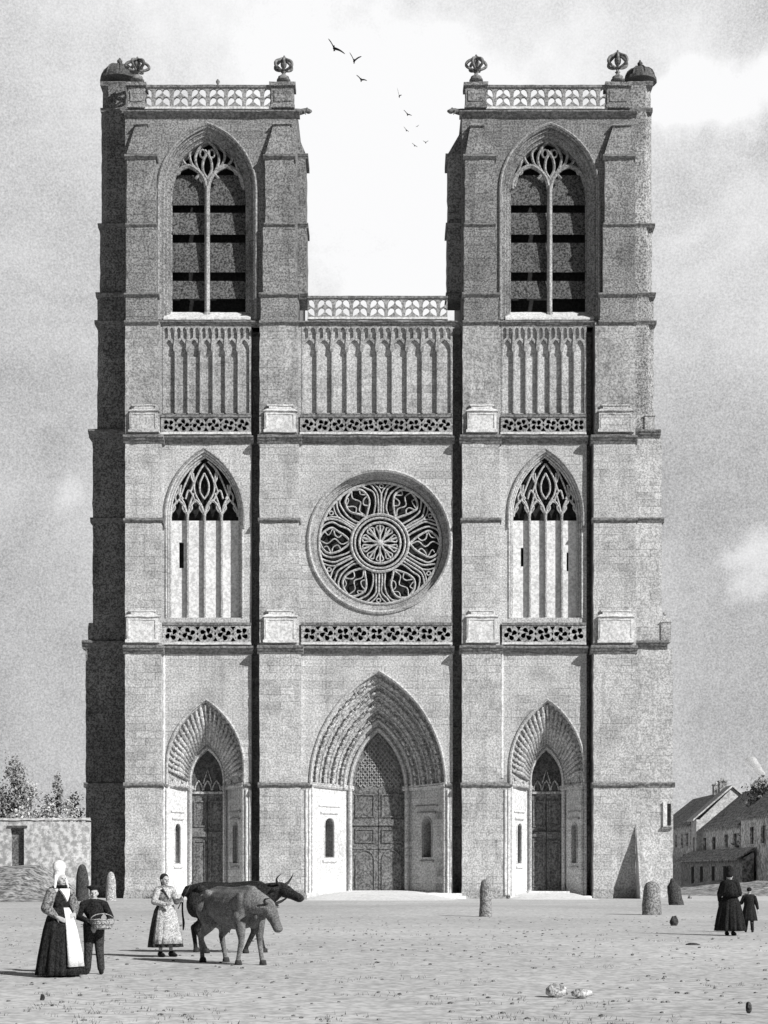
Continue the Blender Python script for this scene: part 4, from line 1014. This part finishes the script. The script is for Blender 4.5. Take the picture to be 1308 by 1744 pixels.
# ================================================================== PEOPLE
def gp_(px, pyf):
    d = EYE*F/(pyf-HY); return Vector(((px-CX)*d/F, d-CD, gz((px-CX)*d/F, d-CD))), d
def hand(m, w, dirv, palmn, side, curl=.5, k=1.0):
    """palm, four unequal bent fingers and a thumb from the side of the palm"""
    d = Vector(dirv).normalized(); n = Vector(palmn).normalized(); n = (n-d*n.dot(d)).normalized(); s = d.cross(n)*side; w = Vector(w)
    m.limb([(w, .022*k), (w+d*.045*k, .028*k)], 5)
    for sp in (-.024, -.008, .008, .024): m.limb([(w+d*.02*k+s*sp*k*.6, .015*k), (w+d*.085*k+s*sp*k, .014*k)], 5)
    for i, (sp, ln) in enumerate(((-.027, .062), (-.009, .075), (.009, .08), (.027, .07))):
        b = w+d*.09*k+s*sp*k; d1 = (d+n*curl*.5).normalized(); d2 = (d+n*curl*1.5).normalized(); d3 = (d+n*curl*2.4).normalized()
        p1 = b+d1*ln*.45*k; p2 = p1+d2*ln*.3*k; p3 = p2+d3*ln*.25*k; m.limb([(b, .0105*k), (p1, .0098*k), (p2, .0092*k), (p3, .0082*k)], 5)
    b = w+d*.035*k+s*.03*k; td = (d*.7+s*.75+n*.3).normalized(); p1 = b+td*.035*k; m.limb([(b, .014*k), (p1, .0115*k), (p1+(td+n*.5).normalized()*.028*k, .0095*k)], 5)
def head(m, z, k=1.0, fw=0.0):
    """skull, jaw, nose, brow, lips and ears; the face looks along -Y"""
    m.ball((0, .005, z), (.073*k, .09*k, .098*k), 8); m.ball((0, -.025*k, z-.055*k), (.052*k, .055*k, .06*k), 7); m.ball((0, -.058*k, z-.098*k), (.022*k, .02*k, .017*k), 5)
    m.limb([((0, -.084*k, z+.008*k), .010*k), ((0, -.104*k, z-.022*k), .0145*k)], 5); m.ball((0, -.084*k, z-.062*k), (.023*k, .012*k, .009*k), 5)
    for sx in (-1, 1): m.ball((sx*.030*k, -.072*k, z+.020*k), (.024*k, .014*k, .009*k), 5); m.ball((sx*.043*k, -.055*k, z-.03*k), (.022*k, .022*k, .022*k), 5); m.ball((sx*.075*k, .01, z-.012*k), (.011*k, .018*k, .03*k), 5)
def eyes(root, z, k=1.0):
    for sx in (-1, 1):
        e = MB(); e.ball((sx*.029*k, -.079*k, z+.002*k), (.0115*k, .008*k, .008*k), 5); e.build('eye', M['hair'], root, True, False)
def person(px, pyf, h, yaw, label, arms, female=True, hz=0, legs=None, foot=.06, group=None, skirtlen=None):
    """arms: [(elbow, wrist, handdir, palmnormal)] right (x<0) then left (x>0); metres for a 1.6 m figure"""
    p, d = gp_(px, pyf); root = empty('person', p, yaw, label=label, cat='person', group=group)
    m = MB(); sw = .165 if female else .19; rr = .92 if female else 1.0
    m.limb([((0, .01, .86), .135*rr), ((0, 0, .98), .108*rr), ((0, -.01, 1.14), .118*rr), ((0, 0, 1.26), .11*rr), ((0, .01, 1.34), .06), ((0, 0, 1.42), .048)], 7)
    m.ball((0, 0, 1.19), (.155*rr, .10, .15), 7); m.ball((0, 0, .88), (.165, .12, .12), 7)
    for sx, arm in zip((-1, 1), arms):
        e, w_, hd, pn = arm; s0 = (sx*sw, 0, 1.30); m.limb([((sx*.06, 0, 1.31), .06), (s0, .058), (e, .040), (w_, .024)], 6); hand(m, w_, hd, pn, sx)
    legs = legs or [((-.085, -.02, .46), (-.09, 0, .09)), ((.085, -.02, .46), (.09, 0, .09))]
    for sx, (kn, an) in zip((-1, 1), legs):
        m.limb([((sx*.085, 0, .84), .088), (kn, .056), (((kn[0]+an[0])/2, (kn[1]+an[1])/2+.015, (kn[2]+an[2])/2+.08), .050), (an, .034)], 6)
        m.limb([((an[0], an[1]+.02, an[2]-.05), .036), ((an[0]+sx*.01, an[1]-.09, an[2]-.055), .034), ((an[0]+sx*.015, an[1]-.15, an[2]-.065), .024)], 6)
    head(m, 1.495); b = m.fuse('body', M['skin'], root, .0085, 2)
    root.scale = (h/1.6,)*3
    eyes(b, 1.495)
    return root, b
def shoes(root, legs, m_=None):
    for sx, (kn, an) in zip((-1, 1), legs):
        m = MB(); m.limb([((an[0], an[1]+.03, an[2]-.035), .046), ((an[0]+sx*.01, an[1]-.09, an[2]-.045), .045), ((an[0]+sx*.015, an[1]-.165, an[2]-.058), .030)], 6); m.limb([(an, .045), ((an[0], an[1]+.01, an[2]-.05), .045)], 6)
        m.fuse('shoe', m_ or M['black'], root, .012, 2)
def sleeve(root, shoulder, elbow, wrist, r0, r1, r2, m_, cut=.9):
    m = MB(); w_ = Vector(elbow).lerp(Vector(wrist), cut); m.limb([(shoulder, r0), (elbow, r1), (w_, r2)], 6); m.fuse('sleeve', m_, root, .012, 2)
def skirt(root, name, prof, m_, fold=.07, nf=13, sx=1, sy=.85, n=104, c=(0, 0, 0), jit=.3, arc=None, seed=1):
    """cloth of revolution with folds deepening to the hem; real thickness. arc=(a0,a1) limits it to a sector"""
    r = random.Random(seed); ph = [r.uniform(0, 6.28) for _ in range(4)]
    a0, a1 = arc or (0, 360); ring_n = n if not arc else max(12, int(n*(a1-a0)/360)); rings = []
    top = prof[-1][1]; bot = prof[0][1]
    for (q, z) in prof:
        k = (top-z)/max(.01, top-bot); rg = []
        for i in range(ring_n+(1 if arc else 0)):
            a = R(a0+(a1-a0)*i/ring_n); f = 1+fold*k*(.6*math.cos(nf*a+ph[0])+.4*math.cos((nf*2-3)*a+ph[1]+k)+jit*math.cos(3*a+ph[2]))
            rg.append((c[0]+sx*q*f*math.cos(a), c[1]+sy*q*f*math.sin(a), c[2]+z))
        rings.append(rg)
    m = MB(); m.loft(rings, not arc)
    o = m.build(name, m_, root, True, False, False)
    sol = o.modifiers.new('thick', 'SOLIDIFY'); sol.thickness = .012; sol.offset = 1
    return o
HANG = lambda sx: ((sx*.235, .01, 1.03), (sx*.25, -.05, .80), (0, -.1, -1), (-sx, 0, 0))

# --- woman with the tall white bonnet
L0 = [((-.085, -.02, .46), (-.09, 0, .09)), ((.085, -.02, .46), (.09, -.02, .09))]
w1, b1 = person(103, 1663, 1.60, R(52), 'woman in a tall round white bonnet and long black dress with white apron', [((-.26, .02, 1.05), (-.20, -.14, .92), (.5, -.6, -.4), (.6, .3, 0)), ((.27, .0, 1.06), (.14, -.17, .96), (-.8, -.3, -.2), (0, .6, -.6))])
shoes(w1, L0)
skirt(w1, 'skirt', [(.37, .03), (.36, .12), (.335, .3), (.30, .5), (.26, .72), (.21, .9), (.16, 1.0), (.13, 1.05)], M['black'], .12, 12)
skirt(w1, 'apron', [(.40, .16), (.375, .35), (.335, .52), (.29, .72), (.235, .9), (.18, 1.0), (.145, 1.05)], M['white'], .09, 12, arc=(252, 296))
m = MB(); m.limb([((0, 0, 1.0), .125), ((0, -.01, 1.16), .135), ((0, 0, 1.28), .115)], 7); m.ball((0, 0, 1.2), (.175, .125, .16), 7); m.limb([((-.15, .02, 1.31), .07), ((0, .03, 1.33), .08), ((.15, .02, 1.31), .07)], 6)
m.fuse('bodice', M['black'], w1, .012, 3)
for sx, (e, w_) in zip((-1, 1), (((-.26, .02, 1.05), (-.20, -.14, .92)), ((.27, 0, 1.06), (.14, -.17, .96)))): sleeve(w1, (sx*.175, .01, 1.28), e, w_, .085, .088, .045, M['greycloth'])
m = MB(); m.add([(-.10, -.10, 1.345), (.10, -.10, 1.345), (.05, -.155, 1.24), (0, -.165, 1.15), (-.05, -.155, 1.24)], [(0, 1, 2, 3, 4)]); o = m.build('kerchief', M['white'], w1, False, False); o.modifiers.new('t', 'SOLIDIFY').thickness = .03
m = MB(); m.tube([(.085*math.cos(t*.524), .085*math.sin(t*.524)-.01, 1.385) for t in range(12)], .018, 6, True); m.build('ribbon', M['black'], w1, True, False)
m = MB(); m.ball((0, .035, 1.535), (.093, .095, .095), 8); m.ball((0, .03, 1.675), (.115, .09, .11), 8); m.limb([((0, .03, 1.57), .09), ((0, .03, 1.64), .085)], 7)
for sx in (-1, 1): m.limb([((sx*.085, .01, 1.53), .03), ((sx*.11, -.01, 1.44), .028), ((sx*.13, -.02, 1.36), .022)], 5)
m.fuse('bonnet', M['white'], w1, .012, 3)
m = MB(); m.ball((0, .03, 1.545), (.083, .09, .07), 7); m.build('hair', M['hair'], w1, True, False)

# --- boy with the basket
Lb = [((-.10, -.03, .46), (-.12, 0, .09)), ((.10, -.02, .46), (.13, -.02, .09))]
bo, bb = person(160, 1659, 1.36, R(8), 'boy in a flat dark cap and jacket, hands on a small basket, facing the viewer', [((-.29, .01, 1.06), (-.10, -.20, .98), (.9, -.3, 0), (0, .3, -1)), ((.30, .0, 1.05), (.26, -.20, .98), (-.4, -.8, 0), (0, .3, -1))], False, legs=Lb)
shoes(bo, Lb)
m = MB(); m.limb([((0, 0, .93), .135), ((0, 0, 1.1), .14), ((0, 0, 1.27), .125)], 7); m.ball((0, 0, 1.18), (.195, .13, .17), 7); m.ball((0, 0, .92), (.19, .14, .10), 7)
m.limb([((-.17, 0, 1.29), .075), ((0, .01, 1.33), .075), ((.17, 0, 1.29), .075)], 6); m.fuse('jacket', M['black'], bo, .012, 3)
for sx, (e, w_) in zip((-1, 1), (((-.29, .01, 1.06), (-.10, -.20, .98)), ((.30, 0, 1.05), (.26, -.20, .98)))): sleeve(bo, (sx*.19, 0, 1.28), e, w_, .076, .066, .048, M['black'])
m = MB()
for sx, (kn, an) in zip((-1, 1), Lb): m.limb([((sx*.085, 0, .9), .12), (kn, .083), ((an[0], an[1], an[2]+.02), .07)], 6)
m.fuse('trousers', M['charcoal'], bo, .012, 3)
m = MB(); m.ball((0, .045, 1.60), (.135, .125, .042), 8); m.lathe([(.086, -.03), (.09, .03)], (0, .025, 1.578), 16); m.fuse('cap', M['black'], bo, .01, 2)
m = MB(); m.limb([((-.05, -.085, 1.58), .012), ((0, -.095, 1.58), .013), ((.05, -.085, 1.58), .012)], 5); m.fuse('cap_peak', M['black'], bo, .008, 1)
m = MB(); m.ball((0, .03, 1.52), (.082, .08, .07), 7); m.build('hair', M['hair'], bo, True, False)
m = MB(); m.tube([(.06*math.cos(t*.524), .055*math.sin(t*.524)-.005, 1.395) for t in range(12)], .016, 6, True); m.build('collar', M['lightcloth'], bo, True, False)
pb = bo.location; kk = 1.36/1.6
bk = empty('basket', pb+Matrix.Rotation(R(8), 3, 'Z') @ Vector((.16*kk, -.30*kk, .86*kk)), R(8), label='small wicker basket held in front by the boy', cat='basket')
m = MB(); m.lathe([(.10, -.02), (.125, .03), (.145, .09), (.155, .13), (.135, .13), (.11, .02)], (0, 0, 0), 20, .02, 10, 1.25, .8)
for z, q in ((.13, .152), (.07, .138), (.01, .115)): m.tube([(1.25*q*math.cos(t*.3142), .8*q*math.sin(t*.3142), z) for t in range(20)], .012, 5, True)
m.build('bowl', M['wicker'], bk, True, False)
m = MB(); m.tube([(.18*math.cos(t*.3142), 0, .12+.10*math.sin(t*.3142)) for t in range(11)], .009, 5); m.build('basket_handle', M['wicker'], bk, True, False)

# --- woman driving the cows
Lc = [((-.085, -.03, .46), (-.10, 0, .09)), ((.085, -.02, .46), (.11, -.05, .09))]
ca = [((-.25, -.02, 1.07), (-.12, -.24, 1.02), (.3, -.9, .2), (.8, 0, -.3)), ((.24, -.04, 1.07), (.17, -.27, 1.10), (0, -.9, .5), (-.8, 0, -.3))]
w2, b2 = person(281, 1630, 1.55, R(38), 'woman in a dark headscarf, light blouse and pale apron walking behind the cows', ca, legs=Lc)
shoes(w2, Lc)
skirt(w2, 'skirt', [(.32, .19), (.31, .3), (.285, .5), (.25, .72), (.205, .9), (.15, 1.0), (.125, 1.04)], M['charcoal'], .12, 12, seed=4)
skirt(w2, 'apron', [(.35, .26), (.33, .4), (.30, .56), (.262, .74), (.215, .9), (.165, 1.0), (.14, 1.05)], M['lightcloth'], .06, 12, arc=(205, 320), seed=5)
m = MB(); m.limb([((0, 0, 1.0), .12), ((0, -.01, 1.16), .13), ((0, 0, 1.28), .115)], 7); m.ball((0, 0, 1.2), (.17, .12, .16), 7); m.limb([((-.15, .01, 1.3), .07), ((0, .02, 1.33), .07), ((.15, .01, 1.3), .07)], 6)
m.fuse('blouse', M['greycloth'], w2, .012, 3)
for sx, a_ in zip((-1, 1), ca): sleeve(w2, (sx*.17, 0, 1.28), a_[0], a_[1], .07, .066, .045, M['lightcloth'])
m = MB(); m.add([(-.12, -.10, 1.34), (.12, -.10, 1.34), (0, -.155, 1.12)], [(0, 1, 2)]); m.add([(-.16, .10, 1.33), (.16, .10, 1.33), (0, .15, 1.08)], [(0, 1, 2)]); o = m.build('kerchief', M['lightcloth'], w2, False, False, False); o.modifiers.new('t', 'SOLIDIFY').thickness = .03
m = MB(); m.ball((0, .03, 1.53), (.089, .092, .092), 8); m.limb([((0, .08, 1.47), .05), ((0, .09, 1.38), .03)], 6); m.ball((0, .11, 1.5), (.045, .04, .04), 5); m.fuse('headscarf', M['hair'], w2, .01, 3)
# her switch, leaning past the cows
p = w2.location; st_ = empty('stick', (p.x+.28, p.y-.05, p.z+1.02), label='thin bent switch held up by the woman behind the cows', cat='stick')
m = MB(); m.tube(catmull([(-.03, 0, -.12), (.05, 0, .05), (.17, .02, .27), (.25, .02, .42), (.33, .03, .62)], 4), [.011]*8+[.008]*9, 6); m.build('shaft', M['bark'], st_, True, False)

# --- dark pair on the right
Ld = [((-.085, -.02, .46), (-.08, 0, .09)), ((.085, -.02, .46), (.08, 0, .09))]
da = [((-.25, .02, 1.06), (-.14, -.16, .98), (.8, -.4, 0), (0, .5, -.5)), ((.25, .03, 1.05), (.29, -.06, .86), (.2, -.1, -1), (-1, 0, 0))]
w3, b3 = person(1243, 1594, 1.60, R(150), 'woman all in black with a tall dark headdress, seen from behind at right', da, legs=Ld)
shoes(w3, Ld)
skirt(w3, 'skirt', [(.36, .12), (.35, .2), (.325, .4), (.29, .6), (.25, .78), (.2, .92), (.15, 1.0), (.125, 1.04)], M['black'], .13, 11, seed=7)
m = MB(); m.limb([((0, 0, 1.0), .125), ((0, -.01, 1.16), .135), ((0, 0, 1.28), .12)], 7); m.ball((0, 0, 1.2), (.18, .13, .16), 7); m.limb([((-.16, .01, 1.3), .075), ((0, .02, 1.34), .075), ((.16, .01, 1.3), .075)], 6); m.fuse('bodice', M['black'], w3, .012, 3)
skirt(w3, 'shawl', [(.27, .98), (.25, 1.1), (.225, 1.2), (.18, 1.3), (.10, 1.38)], M['black'], .05, 9, seed=8)
for sx, a_ in zip((-1, 1), da): sleeve(w3, (sx*.18, 0, 1.28), a_[0], a_[1], .08, .075, .045, M['black'])
m = MB(); m.ball((0, .025, 1.53), (.095, .10, .10), 8); m.limb([((0, .02, 1.6), .085), ((0, .02, 1.67), .088)], 7); m.fuse('headdress', M['black'], w3, .012, 3)
Le = [((-.09, -.02, .46), (-.11, 0, .09)), ((.09, -.02, .46), (.12, -.03, .09))]
ea = [((-.25, .02, 1.05), (-.30, -.05, .84), (-.2, -.1, -1), (1, 0, 0)), ((.27, .0, 1.06), (.32, -.02, 1.02), (.6, 0, .5), (0, 1, 0))]
ch, b4 = person(1276, 1588, 1.18, R(165), 'child in a dark coat walking beside the woman in black', ea, False, legs=Le)
shoes(ch, Le)
skirt(ch, 'coat', [(.27, .42), (.26, .5), (.235, .65), (.205, .82), (.175, .95), (.175, 1.1), (.18, 1.22), (.12, 1.34)], M['black'], .08, 9, seed=9)
for sx, a_ in zip((-1, 1), ea): sleeve(ch, (sx*.18, 0, 1.28), a_[0], a_[1], .075, .07, .05, M['black'])
m = MB(); m.limb([((-.17, 0, 1.29), .07), ((0, .01, 1.33), .07), ((.17, 0, 1.29), .07)], 6); m.fuse('collar', M['charcoal'], ch, .012, 2)
m = MB()
for sx, (kn, an) in zip((-1, 1), Le): m.limb([((sx*.085, 0, .8), .10), (kn, .072), ((an[0], an[1], an[2]+.02), .06)], 6)
m.fuse('trousers', M['black'], ch, .012, 2)
m = MB(); m.ball((0, .02, 1.535), (.092, .105, .09), 8); m.fuse('cap', M['black'], ch, .012, 2)

# ================================================================== COWS
def cow(px, pyf, yaw, scale, hide, label, neck, hd, legs, tailx=0, headturn=0):
    p, d = gp_(px, pyf); root = empty('cow', p, yaw, label=label, cat='cow'); root.scale = (scale,)*3
    m = MB()
    prof = [(-.86, .06, 1.10, .12), (-.80, .15, 1.09, .20), (-.66, .225, 1.06, .255), (-.48, .265, 1.03, .285), (-.25, .30, .985, .325), (0, .32, .955, .355), (.22, .31, .955, .36), (.42, .27, .98, .35), (.58, .225, 1.02, .31), (.72, .16, 1.06, .24), (.80, .06, 1.08, .12)]
    m.loft([[(x, w_*math.cos(t*.3142), z+h_*math.sin(t*.3142)) for t in range(20)] for x, w_, z, h_ in prof], True)
    m.add([(prof[0][0], prof[0][1]*math.cos(t*.3142), prof[0][2]+prof[0][3]*math.sin(t*.3142)) for t in range(20)], [tuple(range(20))]); m.add([(prof[-1][0], prof[-1][1]*math.cos(t*.3142), prof[-1][2]+prof[-1][3]*math.sin(t*.3142)) for t in range(20)], [tuple(reversed(range(20)))])
    m.limb([((-.82, 0, 1.22), .07), ((-.5, 0, 1.29), .07), ((0, 0, 1.27), .07), ((.45, 0, 1.30), .08), ((.6, 0, 1.27), .1)], 6)       # spine
    for sy in (-1, 1):
        m.ball((-.52, sy*.21, 1.22), (.1, .07, .08), 6); m.ball((-.86, sy*.1, 1.14), (.07, .06, .08), 6); m.ball((.5, sy*.2, 1.02), (.16, .09, .24), 7); m.ball((-.62, sy*.19, .92), (.2, .11, .26), 7)
    m.limb([((.62, 0, .72), .1), ((.74, 0, .84), .1)], 6)         # brisket
    m.limb([((.62, 0, 1.08), .24), (tuple(Vector((.62, 0, 1.08)).lerp(Vector(neck), .5)), .19), (neck, .13)], 7)
    m.limb([((.68, 0, .85), .06), (tuple(Vector(neck)-Vector((.06, 0, .16))), .05)], 6)   # dewlap
    N_ = Vector(neck); Hd = Vector(hd); ax = (Hd-N_).normalized(); side = ax.cross(Vector((0, 0, 1))).normalized(); upv = side.cross(ax).normalized()
    m.limb([(N_, .12), (N_+ax*.14, .125), (N_+ax*.28, .095), (Hd, .085)], 7); m.ball(Hd+ax*.02, (.09, .09, .075), 6); m.limb([(N_+ax*.12-upv*.07, .06), (N_+ax*.34-upv*.045, .04)], 6)
    for sy in (-1, 1):
        m.ball(N_+ax*.13+side*sy*.085+upv*.045, .035, 5)         # brow
        m.limb([(N_+ax*.02+side*sy*.10+upv*.02, .03), (N_+side*sy*.20-upv*.0, .042), (N_+side*sy*.27-upv*.03, .015)], 5)     # ears
    for (hip, kn, ho, ft, fore) in legs:
        if fore: m.limb([(hip, .13), (kn, .062), (tuple(Vector(kn)-Vector((0, 0, .05))), .056), (ho, .042), (ft, .05)], 6)
        else: m.limb([(hip, .17), (kn, .11), (ho, .058), (tuple(Vector(ho).lerp(Vector(ft), .8)), .042), (ft, .05)], 6)
    m.limb([((-.28, 0, .68), .13), ((-.42, 0, .70), .12)], 6)     # udder
    for sx in (-.22, -.38):
        for sy in (-.05, .05): m.limb([((sx, sy, .58), .022), ((sx, sy, .53), .016)], 5)
    m.limb([((-.88, 0, 1.24), .04), ((-.97, tailx*.3, 1.1), .03), ((-.98, tailx*.6, .8), .022), ((-.96, tailx, .55), .03), ((-.97, tailx, .42), .02)], 5)
    b = m.fuse('body', hide, root, .016, 6)
    for sy in (-1, 1):
        h = MB(); c0 = N_+side*sy*.075+upv*.07; h.tube(catmull([c0, c0+side*sy*.10+upv*.06, c0+side*sy*.15+upv*.15, c0+side*sy*.11+upv*.25+ax*.04], 3), [.030, .029, .027, .025, .022, .019, .016, .012, .008, .004], 7); h.build('horn', M['horn'], root, True, False)
        h = MB(); h.ball(N_+ax*.16+side*sy*.098+upv*.03, (.017, .017, .017), 5); h.build('eye', M['hair'], root, True, False)
    for (hip, kn, ho, ft, fore) in legs:
        h = MB(); h.lathe([(.068, -.0), (.062, .05), (.050, .085)], (ft[0]+.01, ft[1], 0), 10); h.build('hoof', M['horn'], root, True, False)
    return root
def leg(fore, x, y, dx=0, dk=0):
    if fore: return ((x, y*1.15, .84), (x+.03+dk, y, .46), (x+dx*.8, y, .13), (x+dx, y, .05), True)
    return ((x, y*1.1, .92), (x+.12+dk, y*1.05, .66), (x-.12+dx*.6, y, .47), (x-.02+dx, y, .05), False)
# dark cow behind, walking right with head raised
cow(392, 1624, R(-14), 1.03, M['hide_dark'], 'black horned cow, the farther of the two, head raised to the right',
    (1.00, .02, 1.22), (1.40, -.12, 1.05), [leg(True, .5, .17, .12), leg(True, .5, -.17, -.14), leg(False, -.62, .18, -.12), leg(False, -.62, -.18, .22, .05)], .05)
# pale cow in front, turned towards the viewer
cow(398, 1642, R(-52), .99, M['hide_light'], 'pale grey cow, the nearer of the two, turned towards the viewer with lowered head',
    (.93, .10, 1.02), (1.17, .13, .66), [leg(True, .48, .18, .16, .04), leg(True, .48, -.17, -.08), leg(False, -.62, .18, .10), leg(False, -.62, -.18, -.10)], -.05)
